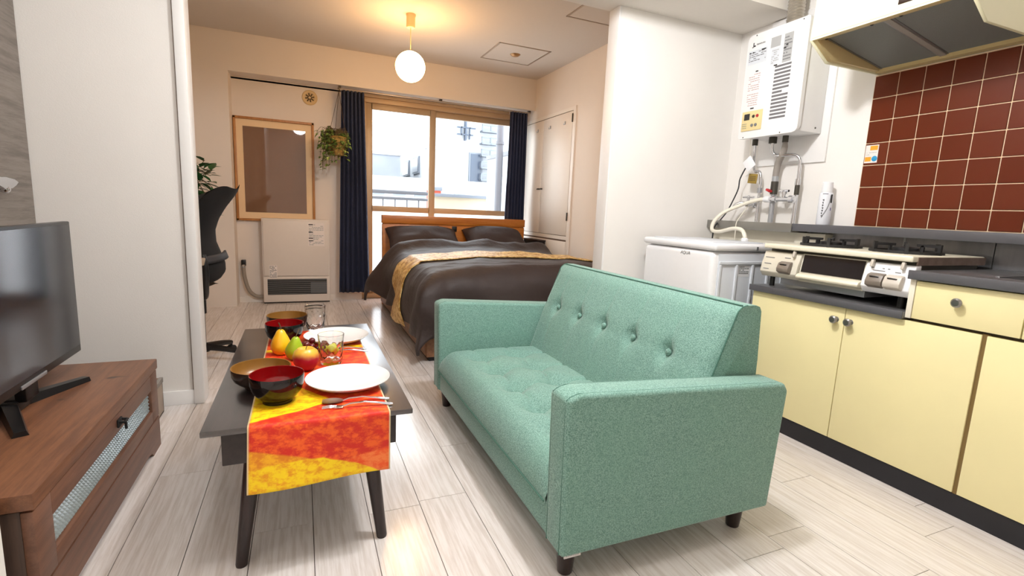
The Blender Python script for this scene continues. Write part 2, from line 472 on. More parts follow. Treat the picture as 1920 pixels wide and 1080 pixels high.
# ------------------------------------------------------------------ mesh helpers
class MB:
    def __init__(self):
        self.bm = bmesh.new()
        self.mi = 0

    def _tag(self, faces):
        for f in faces:
            f.material_index = self.mi

    def _mark(self):
        return set(self.bm.faces)

    def box(self, x0, x1, y0, y1, z0, z1, bev=0.0, seg=2):
        return self.boxc(((x0 + x1) / 2, (y0 + y1) / 2, (z0 + z1) / 2), (abs(x1 - x0), abs(y1 - y0), abs(z1 - z0)), None, bev, seg)

    def boxc(self, c, s, rot=None, bev=0.0, seg=2):
        before = self._mark()
        m = Matrix.Translation(Vector(c))
        if rot is not None:
            m = m @ rot.to_4x4()
        m = m @ Matrix.Diagonal((s[0], s[1], s[2], 1))
        r = bmesh.ops.create_cube(self.bm, size=1.0, matrix=m)
        if bev > 0:
            ed = list({e for v in r['verts'] for e in v.link_edges})
            bmesh.ops.bevel(self.bm, geom=ed, offset=min(bev, min(s) * 0.49), segments=seg, profile=0.5, affect='EDGES')
        self._tag(set(self.bm.faces) - before)
        return self

    def lathe(self, prof, c=(0, 0, 0), seg=24, axis='Z', wob=None):
        """prof: list of (r, h)"""
        before = self._mark()
        rings = []
        c = Vector(c)
        for r, h in prof:
            if r < 1e-6:
                rings.append([self.bm.verts.new(c + self._ax(0, 0, h, axis))])
            else:
                ring = []
                for i in range(seg):
                    a = 2 * PI * i / seg
                    rr = r * (wob(a, h) if wob else 1)
                    ring.append(self.bm.verts.new(c + self._ax(rr * math.cos(a), rr * math.sin(a), h, axis)))
                rings.append(ring)
        for a, b in zip(rings, rings[1:]):
            if len(a) == 1 and len(b) == 1:
                continue
            for i in range(seg):
                j = (i + 1) % seg
                if len(a) == 1:
                    self.bm.faces.new((a[0], b[j], b[i]))
                elif len(b) == 1:
                    self.bm.faces.new((a[i], a[j], b[0]))
                else:
                    self.bm.faces.new((a[i], a[j], b[j], b[i]))
        self._tag(set(self.bm.faces) - before)
        return self

    @staticmethod
    def _ax(x, y, h, axis):
        if axis == 'Z':
            return Vector((x, y, h))
        if axis == 'X':
            return Vector((h, x, y))
        return Vector((x, h, y))

    def cyl(self, a, b, r0, r1=None, seg=16):
        return self.tube([a, b], [r0, r0 if r1 is None else r1], seg, smooth=False)

    def tube(self, pts, r, seg=10, smooth=True, steps=6, caps=True):
        before = self._mark()
        P = [Vector(p) for p in pts]
        n = len(P)
        rad = list(r) if isinstance(r, (list, tuple)) else [r] * n
        if smooth and n > 2:
            Q, RR = [], []
            for i in range(n - 1):
                p0, p1, p2, p3 = P[max(i - 1, 0)], P[i], P[i + 1], P[min(i + 2, n - 1)]
                for k in range(steps):
                    s = k / steps
                    Q.append(0.5 * ((2 * p1) + (p2 - p0) * s + (2 * p0 - 5 * p1 + 4 * p2 - p3) * s * s + (3 * p1 - p0 - 3 * p2 + p3) * s ** 3))
                    RR.append(rad[i] * (1 - s) + rad[i + 1] * s)
            Q.append(P[-1])
            RR.append(rad[-1])
            P, rad = Q, RR
            n = len(P)
        rings = []
        up = None
        for i in range(n):
            d = (P[min(i + 1, n - 1)] - P[max(i - 1, 0)]).normalized()
            if up is None:
                up = Vector((0, 0, 1)) if abs(d.z) < 0.9 else Vector((1, 0, 0))
            s = d.cross(up)
            if s.length < 1e-5:
                s = d.orthogonal()
            s.normalize()
            up = s.cross(d).normalized()
            rings.append([self.bm.verts.new(P[i] + (s * math.cos(2 * PI * k / seg) + up * math.sin(2 * PI * k / seg)) * rad[i]) for k in range(seg)])
        for a, b in zip(rings, rings[1:]):
            for k in range(seg):
                self.bm.faces.new((a[k], a[(k + 1) % seg], b[(k + 1) % seg], b[k]))
        if caps:
            self.bm.faces.new(list(reversed(rings[0])))
            self.bm.faces.new(rings[-1])
        self._tag(set(self.bm.faces) - before)
        return self

    def prism(self, poly, axis, a0, a1, bev=0.0, seg=3):
        """poly in the two other axes (X: (y,z), Y: (x,z), Z: (x,y))"""
        before = self._mark()

        def P(p, a):
            return {'X': (a, p[0], p[1]), 'Y': (p[0], a, p[1]), 'Z': (p[0], p[1], a)}[axis]
        A = [self.bm.verts.new(P(p, a0)) for p in poly]
        B = [self.bm.verts.new(P(p, a1)) for p in poly]
        n = len(poly)
        fs = [self.bm.faces.new(A), self.bm.faces.new(list(reversed(B)))]
        for i in range(n):
            fs.append(self.bm.faces.new((A[i], B[i], B[(i + 1) % n], A[(i + 1) % n])))
        if bev:
            ed = list({e for f in fs for e in f.edges})
            bmesh.ops.bevel(self.bm, geom=ed, offset=bev, segments=seg, profile=0.5, affect='EDGES')
        self._tag(set(self.bm.faces) - before)
        return self

    def sphere(self, c, r, u=20, v=12, scale=(1, 1, 1)):
        before = self._mark()
        m = Matrix.Translation(Vector(c)) @ Matrix.Diagonal((scale[0], scale[1], scale[2], 1))
        bmesh.ops.create_uvsphere(self.bm, u_segments=u, v_segments=v, radius=r, matrix=m)
        self._tag(set(self.bm.faces) - before)
        return self

    def grid(self, fn, nu, nv, close_u=False, uv=None):
        before = self._mark()
        V = [[self.bm.verts.new(fn(i / nu, j / nv)) for j in range(nv + 1)] for i in range(nu + (0 if close_u else 1))]
        ul = self.bm.loops.layers.uv.verify() if uv else None
        N = nu if close_u else nu
        for i in range(N):
            i2 = (i + 1) % len(V)
            for j in range(nv):
                f = self.bm.faces.new((V[i][j], V[i2][j], V[i2][j + 1], V[i][j + 1]))
                if uv:
                    for lp, (a, b) in zip(f.loops, ((i, j), (i + 1, j), (i + 1, j + 1), (i, j + 1))):
                        lp[ul].uv = uv(a / nu, b / nv)
        self._tag(set(self.bm.faces) - before)
        return V

    def quad(self, o, u, v, n=0.0004):
        """thin flat patch: corner o, edges u and v, lifted by its own tiny thickness"""
        o, u, v = Vector(o), Vector(u), Vector(v)
        nn = u.cross(v).normalized() * n
        before = self._mark()
        a = [o, o + u, o + u + v, o + v]
        A = [self.bm.verts.new(p) for p in a]
        B = [self.bm.verts.new(p + nn) for p in a]
        self.bm.faces.new(list(reversed(A)))
        self.bm.faces.new(B)
        for i in range(4):
            self.bm.faces.new((A[i], A[(i + 1) % 4], B[(i + 1) % 4], B[i]))
        self._tag(set(self.bm.faces) - before)
        return self

    def print_lines(self, o, u, v, rows, mi, seed=1, fill=0.62, short=0.35):
        """rows of small print as raised bars on a label (o corner, u right, v up)"""
        rnd = random.Random(seed)
        o, u, v = Vector(o), Vector(u), Vector(v)
        n = u.cross(v).normalized()
        self.mi = mi
        for k in range(rows):
            h = v / rows
            x = 0.03
            while x < 0.95:
                wd = min(rnd.uniform(0.06, 0.22), 0.97 - x)
                if rnd.random() < 0.85:
                    self.quad(o + u * x + h * (k + (1 - fill) / 2) + n * 0.0003, u * wd, h * fill * 0.8, 0.0003)
                x += wd + 0.03
                if rnd.random() < short * 0.2:
                    break
        self.mi = 0
        return self

    def build(self, name, mats, parent=None, smooth=True, angle=38):
        bm = self.bm
        bmesh.ops.recalc_face_normals(bm, faces=bm.faces)
        off = ORIG.get(parent.name, Vector((0, 0, 0))) if parent else Vector((0, 0, 0))
        if off.length:
            bmesh.ops.translate(bm, vec=-off, verts=bm.verts)
        me = bpy.data.meshes.new(name)
        bm.to_mesh(me)
        bm.free()
        for m in (mats if isinstance(mats, (list, tuple)) else [mats]):
            me.materials.append(m)
        if smooth:
            me.polygons.foreach_set('use_smooth', [True] * len(me.polygons))
            me.set_sharp_from_angle(angle=R(angle))
        o = bpy.data.objects.new(name, me)
        COL.objects.link(o)
        if parent:
            o.parent = parent
            ORIG[o.name] = off
        return o


ORIG = {}


def thing(name, label, cat, loc=(0, 0, 0), group=None):
    o = bpy.data.objects.new(name, None)
    o.empty_display_size = 0.1
    o.location = loc
    COL.objects.link(o)
    ORIG[o.name] = Vector(loc)
    o['label'] = label
    o['category'] = cat
    if group:
        o['group'] = group
    return o


def tag(o, label, cat, group=None):
    o['label'] = label
    o['category'] = cat
    if group:
        o['group'] = group
    return o


def struct(o):
    o['kind'] = 'structure'
    return o


def box(name, m, x0, x1, y0, y1, z0, z1, parent=None, bev=0.0, seg=2):
    return MB().box(x0, x1, y0, y1, z0, z1, bev, seg).build(name, m, parent)


def text_part(name, s, m, parent, size, o, u, v, extrude=0.0004, shear=0.0, width=None):
    """lettering standing on a surface: o lower-left corner, u right, v up"""
    cu = bpy.data.curves.new(name, 'FONT')
    cu.body = s
    cu.size = size
    cu.extrude = extrude
    cu.shear = shear
    tmp = bpy.data.objects.new(name + '_tmp', cu)
    COL.objects.link(tmp)
    dg = bpy.context.evaluated_depsgraph_get()
    me = bpy.data.meshes.new_from_object(tmp.evaluated_get(dg))
    bpy.data.objects.remove(tmp)
    u, v = Vector(u).normalized(), Vector(v).normalized()
    n = u.cross(v)
    xs = [p.co.x for p in me.vertices]
    k = (width / (max(xs) - min(xs))) if width else 1.0
    off = ORIG.get(parent.name, Vector((0, 0, 0)))
    for p in me.vertices:
        p.co = Vector(o) + u * (p.co.x - min(xs)) * k + v * p.co.y + n * (p.co.z + 0.0006) - off
    me.materials.clear()
    me.materials.append(m)
    ob = bpy.data.objects.new(name, me)
    COL.objects.link(ob)
    ob.parent = parent
    ORIG[ob.name] = off
    return ob


def smoothstep(a, b, x):
    t = max(0.0, min(1.0, (x - a) / (b - a)))
    return t * t * (3 - 2 * t)


# ================================================================== SETTING
CEIL = 2.43
WX = 2.665      # kitchen side wall
BX = 2.41       # bedroom right wall
BY = 5.40       # window wall

floor = struct(box('floor', M['joint'], -1.35, 2.80, -1.45, 5.56, -0.06, -0.008))
# planks run away from the camera; end joints as seen
PW = 0.1686
cache = {}
joint0 = {10: 1.22, 8: 0.997, -1: 1.543, -3: 1.995, 9: 0.72, 11: 0.82, -2: 1.14, 0: 1.14, 1: 0.62, 2: 1.55, 3: 1.0, 4: 0.66, 5: 1.3}
PL = 0.909
for k in range(-8, 17):
    x0 = 0.014 + k * PW
    x1 = x0 + PW
    cx0, cx1 = max(x0, -1.25), min(x1, WX)
    if cx1 - cx0 < 0.02:
        continue
    j = joint0.get(k, 0.2 + 0.37 * (k % 5))
    ys = [j + PL * n for n in range(-4, 8)]
    ys = [y for y in ys if -1.3 < y < BY]
    ys = [-1.3] + ys + [BY]
    for a, b in zip(ys, ys[1:]):
        if b - a < 0.02:
            continue
        key = (round(cx1 - cx0, 3), round(b - a, 3))
        if key not in cache:
            mb = MB().box(-key[0] / 2 + 0.0013, key[0] / 2 - 0.0013, -key[1] / 2 + 0.0009, key[1] / 2 - 0.0009, -0.008, 0.0)
            o = mb.build('plank', M['plank'], floor, smooth=False)
            cache[key] = o
        else:
            o = cache[key].copy()
            o.name = 'plank'
            COL.objects.link(o)
        o.location = ((cx0 + cx1) / 2, (a + b) / 2, 0)

struct(box('ceiling', M['ceiling'], -1.35, 2.80, 2.70, 5.56, CEIL, CEIL + 0.08))
struct(box('ceiling_kitchen', M['kitchen_ceiling'], -1.35, 2.80, -1.45, 2.70, CEIL, CEIL + 0.08))
struct(box('trim_header', M['kitchen_ceiling'], -1.033, WX, 2.20, 2.70, 2.195, CEIL))
# left partition with its white jamb
wl = struct(box('wall_left_partition', M['wallpaper'], -1.30, -0.502, 2.72, 2.80, 0, CEIL))
struct(box('trim_1', M['white_paint'], -0.500, -0.456, 2.700, 2.815, 0, CEIL, bev=0.004))
struct(box('trim_gap_shade', M['joint_and_gap_shade'], -0.5045, -0.4995, 2.714, 2.7215, 0, CEIL))  # dark strip painting the shadow in the groove beside the jamb
struct(box('baseboard_left', M['white_paint'], -1.03, -0.500, 2.708, 2.72, 0, 0.07, bev=0.003))
# alcove side wall with grey door leaf
struct(box('wall_left', M['wallpaper'], -1.14, -1.05, 1.25, 2.72, 0, CEIL))
door = struct(box('door_1', M['grey_wood'], -1.05, -1.033, 1.26, 2.715, 0.01, CEIL - 0.002))
h = MB()
h.lathe([(0.0, 0), (0.024, 0), (0.024, 0.008), (0.012, 0.012), (0.012, 0.045)], (-1.033, 2.385, 0.998), 20, 'X')
h.sphere((-0.984, 2.385, 0.998), 0.016, 14, 10)
h.prism([(2.30, 1.018), (2.30, 1.040), (2.37, 1.040), (2.43, 1.034), (2.462, 1.026), (2.44, 1.012), (2.41, 1.000), (2.36, 0.998)], 'X', -1.0, -0.972, 0.004, 2)
h.build('door_handle', M['chrome'], door)['label'] = 'chrome lever handle'
struct(box('wall_left_front', M['wallpaper'], -1.25, -0.583, -1.35, 1.25, 0, CEIL))
struct(box('wall_front', M['wallpaper'], -1.30, 2.75, -1.42, -1.30, 0, CEIL))
# right partition and kitchen wall
struct(box('wall_right_partition', M['wallpaper'], 1.725, WX + 0.05, 2.60, 2.70, 0, 2.195))
struct(box('trim_2', M['white_paint'], 1.712, 1.727, 2.598, 2.704, 0, 2.195, bev=0.003))
wr = struct(box('wall_right', M['wallpaper'], WX, WX + 0.10, -1.40, 2.60, 0, CEIL))
# tiles
gm = MB().box(WX - 0.004, WX, -0.60, 1.707, 0.999, 1.745)
gm.build('grout', M['grout'], wr, smooth=False)
zr = [(1.003, 1.087)] + [(1.0915 + 0.1087 * k, 1.0915 + 0.1087 * k + 0.1043) for k in range(6)]
tc_ = {}
for i in range(20):
    y1 = 1.704 - i * 0.1108
    y0 = y1 - 0.1064
    for (z0, z1) in zr:
        key = round(z1 - z0, 4)
        if key not in tc_:
            o = MB().box(-0.0085, 0.0, -0.0532, 0.0532, -key / 2, key / 2, 0.0015, 1).build('tile', M['tile'], wr)
            tc_[key] = o
        else:
            o = tc_[key].copy()
            o.name = 'tile'
            COL.objects.link(o)
        o.location = (WX - 0.0, (y0 + y1) / 2, (z0 + z1) / 2)
# bedroom
struct(box('wall_bedroom_left', M['bedroom_paper'], -1.35, -1.25, 2.80, BY + 0.1, 0, CEIL))
struct(box('wall_bedroom_right', M['bedroom_paper'], BX, BX + 0.10, 2.70, BY + 0.14, 0, CEIL))
struct(box('wall_window', M['bedroom_paper'], -1.25, 0.575, BY, BY + 0.14, 0, 2.10))
struct(box('wall_window_top', M['bedroom_paper'], -1.25, BX, BY, BY + 0.14, 2.085, CEIL))
struct(box('trim_column', M['bedroom_paper'], -1.25, -0.572, 5.185, BY, 0, 2.105))
struct(box('trim_beam', M['bedroom_paper'], -1.25, BX, 5.185, BY, 2.105, CEIL))
struct(box('baseboard_window', M['closet'], -0.572, 0.575, BY - 0.012, BY, 0, 0.06))
struct(box('baseboard_bedroom_right', M['closet'], BX - 0.012, BX, 2.70, BY - 0.012, 0, 0.06))
# closet in the bedroom's right wall
cl = bpy.data.objects.new('door_2', None)
COL.objects.link(cl)
struct(cl)
cf = MB()
cf.box(BX - 0.012, BX, 4.255, 4.30, 0.40, 2.005)
cf.box(BX - 0.012, BX, 4.30, BY - 0.005, 1.972, 2.005)
cf.box(BX - 0.012, BX, 4.30, BY - 0.005, 0.735, 0.772)
cf.box(BX - 0.012, BX, 4.30, BY - 0.005, 0.42, 0.44)
cf.build('closet_frame', M['closet'], cl)
box('gap_shade', M['joint_and_gap_shade'], BX - 0.002, BX - 0.0005, 4.30, BY - 0.005, 0.44, 1.972, cl)  # dark sheet standing for the shade in the closet door gaps
for y0, y1 in ((4.304, 4.915), (4.921, BY - 0.01)):
    d = box('closet_door', M['closet'], BX - 0.016, BX - 0.002, y0, y1, 0.777, 1.964, cl, 0.002)
    ky = 4.955 if y0 > 4.6 else 4.882
    k = MB()
    k.cyl((BX - 0.016, ky, 1.245), (BX - 0.028, ky, 1.245), 0.006)
    k.tube([(BX - 0.031, ky - 0.022, 1.245), (BX - 0.033, ky, 1.247), (BX - 0.031, ky + 0.022, 1.245)], 0.008, 8)
    k.build('knob', M['valve_dark'], d)
for y in (5.046, 4.756, 4.44):
    hk = MB().box(BX - 0.024, BX - 0.016, y - 0.006, y + 0.006, 1.855, 1.885, 0.002)
    hk.tube([(BX - 0.022, y, 1.857), (BX - 0.035, y, 1.852), (BX - 0.036, y, 1.866)], 0.003, 6)
    hk.build('hook', M['silver'], cl)
for z in (0.965, 1.90):
    box('hinge', M['valve_dark'], BX - 0.024, BX - 0.012, 4.296, 4.306, z - 0.04, z + 0.04, cl, 0.002)
box('drawer_front', M['closet'], BX - 0.016, BX - 0.002, 4.304, BY - 0.03, 0.446, 0.718, cl, 0.002)

# window_1: two tall sliding sashes with a cross rail
win = bpy.data.objects.new('window_1', None)
COL.objects.link(win)
struct(win)
X0, X1 = 0.575, BX
fm = MB()
fm.box(X0, X1, BY + 0.02, BY + 0.13, 2.025, 2.085, 0.003)
fm.box(X0, X1, BY + 0.02, BY + 0.13, 0.0, 0.05, 0.003)
fm.box(X0, X0 + 0.05, BY + 0.02, BY + 0.13, 0.05, 2.025, 0.003)
fm.box(X1 - 0.05, X1, BY + 0.02, BY + 0.13, 0.05, 2.025, 0.003)
fm.box(X0, X1, BY - 0.02, BY + 0.03, 2.072, 2.10, 0.003)
fm.build('window_frame', M['window_frame'], win)


def sash(x0, x1, y, nm):
    s = MB()
    s.box(x0, x0 + 0.066, y, y + 0.035, 0.05, 2.025, 0.002)
    s.box(x1 - 0.066, x1, y, y + 0.035, 0.05, 2.025, 0.002)
    s.box(x0 + 0.055, x1 - 0.055, y, y + 0.035, 1.965, 2.025, 0.002)
    s.box(x0 + 0.055, x1 - 0.055, y, y + 0.035, 0.05, 0.13, 0.002)
    s.box(x0 + 0.055, x1 - 0.055, y, y + 0.035, 0.932, 0.990, 0.002)
    f = s.build('sash', M[nm], win)
    box('pane', M['pane'], x0 + 0.05, x1 - 0.05, y + 0.015, y + 0.019, 0.985, 1.97, f)
    box('pane', M['frosted'], x0 + 0.05, x1 - 0.05, y + 0.015, y + 0.019, 0.12, 0.94, f)


sash(X0 + 0.05, 1.355, BY + 0.045, 'window_frame_grey')
sash(1.300, X1 - 0.05, BY + 0.085, 'window_frame_grey')

# ================================================================== OUTSIDE
balc = struct(box('balcony_floor', M['ext_wall'], -1.5, 5.0, BY + 0.14, 6.75, -0.2, -0.06))
struct(box('balcony_soffit', M['ext_wall'], -1.5, 5.0, BY + 0.14, 5.56, 2.10, 2.40))
fas = struct(box('trim_fascia', M['ext_pink'], -1.5, 5.0, 5.56, 5.64, 2.035, 2.48))
rail = thing('balcony_railing', 'pale grey balcony railing with thin balusters behind the left window pane', 'railing', (0.9, 6.65, -0.06))
r_ = MB()
r_.box(-1.4, 1.62, 6.63, 6.67, 1.15, 1.195, 0.004)
r_.build('top_rail', M['ext_dark'], rail)
r_ = MB()
r_.box(-1.4, 1.62, 6.63, 6.67, 1.075, 1.11, 0.004)
r_.build('mid_rail', M['ext_dark'], rail)
for i in range(20):
    x = -1.35 + i * 0.155
    MB().box(x - 0.007, x + 0.007, 6.64, 6.66, -0.06, 1.08).build('baluster', M['ext_dark'], rail, smooth=False)
pp = thing('drain_pipe', 'thick grey vertical drain pipe outside the right window pane', 'pipe', (2.56, 6.62, -0.06))
MB().cyl((2.56, 6.62, -0.06), (2.56, 6.62, 2.24), 0.05, seg=20).build('pipe', M['ext_pipe'], pp)
for z in (0.9, 1.9):
    MB().lathe([(0.05, 0), (0.06, 0), (0.06, 0.04), (0.05, 0.04)], (2.56, 6.62, z), 20).build('clamp', M['ext_pipe'], pp)
par = thing('parapet_wall', 'beige parapet wall with grey coping beyond the right window pane', 'wall', (2.3, 8.05, -3))
box('wall_body', M['ext_beige'], 1.98, 3.6, 8.0, 8.15, -3, 1.175, par)
box('coping', M['ext_dark'], 1.95, 3.65, 7.95, 8.2, 1.175, 1.225, par, 0.006)
rs = thing('brick_stack', 'small red brick stack left of the beige parapet outside', 'chimney', (2.2, 9.0, -3))
box('stack', M['ext_red'], 2.14, 2.36, 9.0, 9.2, -3, 1.30, rs)
box('cap', M['ext_dark'], 2.12, 2.38, 8.98, 9.22, 1.30, 1.37, rs, 0.006)


def building(name, label, x0, x1, y0, y1, z1, m, wins, extra=None):
    b = thing(name, label, 'building', ((x0 + x1) / 2, y0, -6))
    box('wall', m, x0, x1, y0, y1, -6, z1, b)
    box('parapet', M['ext_wall'], x0 - 0.05, x1 + 0.05, y0 - 0.05, y0 + 0.2, z1, z1 + 0.12, b)
    for (side, a0, a1, b0, b1) in wins:
        if side == 'f':
            f = box('window', M['ext_dark'], a0, a1, y0 - 0.06, y0, b0, b1, b)
            box('pane', M['ext_window'], a0 + 0.06, a1 - 0.06, y0 - 0.075, y0 - 0.055, b0 + 0.06, b1 - 0.06, f)
        else:
            f = box('window', M['ext_dark'], x0 - 0.06, x0, a0, a1, b0, b1, b)
            box('pane', M['ext_window'], x0 - 0.075, x0 - 0.055, a0 + 0.08, a1 - 0.08, b0 + 0.06, b1 - 0.06, f)
    return b


building('grey_building', 'low weathered grey building at the left of the window view', -2.0, 3.6, 20, 26, 2.92, M['ext_wall_grey'], [])
building('corner_building', 'pale corner building with two narrow windows on its side wall', 4.45, 5.6, 19.2, 27, 3.2, M['ext_wall'],
         [('s', 20.4, 21.6, 2.35, 3.02), ('s', 22.4, 23.8, 2.35, 3.0)])
building('terrace_building', 'long low pale building behind the balcony railing', -3.0, 6.0, 15.0, 17.5, 1.72, M['ext_wall'],
         [('f', -0.6 + i * 0.62, -0.25 + i * 0.62, 1.28, 1.44) for i in range(9)])
tall = building('tall_building', 'tall white building with a dark narrow window at the right', 5.9, 11.5, 20.5, 28, 9.0, M['ext_wall'],
                [('f', 6.55, 7.15, 2.05, 3.35), ('f', 6.5, 7.2, 1.35, 1.65)])
for i in range(7):
    z = 1.7 + i * 0.50
    q = MB()
    q.box(7.00, 7.80, 20.2, 20.5, z, z + 0.06)
    q.box(7.00, 7.06, 20.2, 20.26, z, z + 0.30)
    q.box(7.38, 7.43, 20.2, 20.26, z, z + 0.30)
    q.box(7.74, 7.80, 20.2, 20.26, z, z + 0.30)
    q.box(7.00, 7.80, 20.2, 20.25, z + 0.26, z + 0.31)
    q.build('balcony', M['ext_dark'], tall)
q = MB()
q.box(5.95, 6.75, 20.3, 20.4, 4.28, 4.33)
q.box(5.95, 6.65, 20.3, 20.4, 4.00, 4.05)
q.box(6.30, 6.36, 20.3, 20.5, 3.80, 4.75)
q.box(6.12, 6.16, 20.3, 20.4, 4.00, 4.33)
q.box(6.48, 6.52, 20.3, 20.4, 3.85, 4.33)
q.build('aerial_frame', M['ext_window'], tall)
side = thing('side_wall_panel', 'white balcony dividing wall with dark cap beside drain pipe', 'wall', (3.1, 6.9, -1))
box('panel', M['ext_wall'], 2.74, 2.80, 6.3, 7.6, -1, 1.78, side)
box('cap', M['ext_pipe'], 2.72, 2.82, 6.28, 7.62, 1.78, 1.84, side)

# ================================================================== BEDROOM
# pendant
pn = thing('pendant_lamp', 'glowing white globe pendant lamp hanging from bedroom ceiling', 'lamp', (0.79, 4.01, CEIL))
MB().lathe([(0, 2.43), (0.036, 2.43), (0.036, 2.418), (0.033, 2.412), (0.033, 2.345), (0.028, 2.335), (0, 2.335)], (0.79, 4.01, 0), 24).build('ceiling_cup', M['pendant'], pn)
MB().cyl((0.79, 4.01, 2.34), (0.79, 4.01, 2.165), 0.003, seg=8).build('cord', M['pendant'], pn)
MB().lathe([(0, 2.168), (0.022, 2.166), (0.026, 2.158), (0.03, 2.150)], (0.79, 4.01, 0), 20).build('globe_cap', M['pendant'], pn)
MB().sphere((0.79, 4.01, 2.055), 0.112, 32, 20).build('globe', M['globe'], pn)
# ceiling hatches
ha = thing('ceiling_hatch', 'square ceiling access hatch with a round vent in its centre', 'hatch', (1.88, 4.53, CEIL))


def hatch(root, x0, x1, y0, y1):
    f = MB()
    for a, b, c_, d_ in ((x0, x1, y0, y0 + 0.012), (x0, x1, y1 - 0.012, y1), (x0, x0 + 0.012, y0, y1), (x1 - 0.012, x1, y0, y1)):
        f.box(a, b, c_, d_, CEIL - 0.005, CEIL)
    f.build('hatch_frame', M['hatch_alu'], root)
    box('hatch_panel', M['ceiling'], x0 + 0.016, x1 - 0.016, y0 + 0.016, y1 - 0.016, CEIL - 0.003, CEIL, root)
    j = MB()
    j.box(x0 + 0.010, x1 - 0.010, y0 + 0.010, y1 - 0.010, CEIL - 0.0015, CEIL)
    j.build('joint', M['joint_and_gap_shade'], root)


hatch(ha, 1.60, 2.10, 4.24, 4.74)
MB().lathe([(0, -0.004), (0.045, -0.004), (0.05, 0), (0.03, -0.016), (0.02, -0.018), (0, -0.018)], (1.85, 4.48, CEIL - 0.002), 24).build('vent', M['brass'], ha)
hb = thing('ceiling_hatch', 'plain ceiling access panel near the kitchen header beam', 'hatch', (2.05, 3.22, CEIL))
hatch(hb, 1.82, 2.30, 2.98, 3.46)

# vent on wall
vn = thing('wall_vent', 'small round cream air vent under the beam', 'vent', (0.095, BY, 2.0))
MB().lathe([(0, 0), (0.070, 0), (0.070, -0.006), (0.062, -0.012), (0.045, -0.010), (0.044, -0.004), (0, -0.004)], (0.095, BY, 1.995), 32, 'Y').build('ring', M['vent'], vn)
q = MB()
for i in range(8):
    a = i * PI / 4 + 0.2
    q.boxc((0.095 + 0.027 * math.cos(a), BY - 0.008, 1.995 + 0.027 * math.sin(a)), (0.030, 0.004, 0.011), Matrix.Rotation(-a, 3, 'Y'))
q.build('slot', M['stem'], vn)
MB().lathe([(0, -0.014), (0.010, -0.014), (0.012, -0.004)], (0.095, BY, 1.995), 16, 'Y').build('hub', M['vent'], vn)

# framed picture standing behind the heater
pf = thing('framed_picture', 'large oak framed brown print behind the heater', 'picture', (-0.22, BY, 0.80))
q = MB()
px0, px1, pz0, pz1 = -0.568, 0.127, 0.797, 1.757
for a, b, c_, d_ in ((px0, px1, pz0, pz0 + 0.022), (px0, px1, pz1 - 0.022, pz1), (px0, px0 + 0.022, pz0, pz1), (px1 - 0.022, px1, pz0, pz1)):
    q.box(a, b, BY - 0.035, BY - 0.002, c_, d_, 0.003)
q.build('frame', M['picture_frame'], pf)
box('mat_board', M['mat_board'], px0 + 0.02, px1 - 0.02, BY - 0.018, BY - 0.012, pz0 + 0.02, pz1 - 0.02, pf)
box('print', M['print_brown'], px0 + 0.078, px1 - 0.078, BY - 0.020, BY - 0.018, pz0 + 0.082, pz1 - 0.085, pf)

# gas heater
gh = thing('gas_heater', 'white gas fan heater with black lower grille against the wall', 'heater', (-0.05, 5.34, 0))
hx0, hx1 = -0.358, 0.253
box('casing', M['gas_heater'], hx0, hx1, 5.295, 5.385, 0.012, 0.828, gh, 0.006)
box('front_panel', M['gas_heater'], hx0 + 0.012, hx1 - 0.012, 5.282, 5.297, 0.27, 0.815, gh, 0.006)
box('lower_panel', M['gas_heater'], hx0 + 0.004, hx1 - 0.004, 5.284, 5.297, 0.012, 0.262, gh, 0.005)
box('grille_back', M['grille_dark'], -0.318, 0.222, 5.2825, 5.2845, 0.085, 0.240, gh)
for i in range(8):
    z = 0.092 + i * 0.0195
    MB().box(-0.318, 0.222, 5.276, 5.284, z, z + 0.005).build('slat', M['grille_slat'], gh, smooth=False)
box('grille_insert', M['grille_grey'], 0.07, 0.218, 5.2795, 5.2822, 0.10, 0.205, gh)
box('foot_plate', M['black_matte'], hx0 + 0.005, hx1 - 0.005, 5.29, 5.38, 0.0, 0.014, gh)
q = MB()
q.quad((0.055, 5.282, 0.568), (0.150, 0, 0), (0, 0, 0.228))
q.print_lines((0.06, 5.2816, 0.575), (0.14, 0, 0), (0, 0, 0.21), 16, 1, 3)
q.mi = 2
for z in (0.775, 0.70, 0.64, 0.615):
    q.quad((0.06, 5.2812, z), (0.04, 0, 0), (0, 0, 0.009))
q.build('warning_label', [M['sticker'], M['pale_print'], M['dark_print']], gh)
q = MB()
q.quad((-0.300, 5.282, 0.25), (0.07, 0, 0), (0, 0, 0.128))
q.print_lines((-0.297, 5.2816, 0.255), (0.064, 0, 0), (0, 0, 0.118), 11, 1, 9)
q.build('rating_label', [M['sticker'], M['grey_line']], gh)
# gas hose from wall socket
ghs = thing('gas_hose', 'grey gas hose curving from wall cock into the heater', 'hose', (-0.525, 5.39, 0.37))
MB().tube([(-0.525, 5.36, 0.37), (-0.524, 5.345, 0.33), (-0.515, 5.345, 0.24), (-0.485, 5.345, 0.13), (-0.43, 5.345, 0.07), (-0.36, 5.345, 0.06)], 0.017, 10).build('hose', M['grey_hose'], ghs)
q = MB().box(-0.545, -0.505, 5.35, BY, 0.36, 0.42, 0.006)
q.build('gas_cock', M['black_plastic'], ghs)
MB().cyl((-0.525, 5.35, 0.36), (-0.525, 5.35, 0.32), 0.018).build('collar', M['silver'], ghs)

# curtains
rl = thing('curtain_rail', 'thin pale curtain rail under the beam', 'rail', (1.35, 5.24, 2.08))
q = MB().box(0.34, 2.38, 5.235, 5.25, 2.078, 2.090, 0.002)
q.build('track', M['hatch_alu'], rl)
for x in (0.36, 1.35, 2.36):
    box('bracket', M['valve_dark'], x - 0.012, x + 0.012, 5.22, 5.26, 2.089, 2.105, rl)


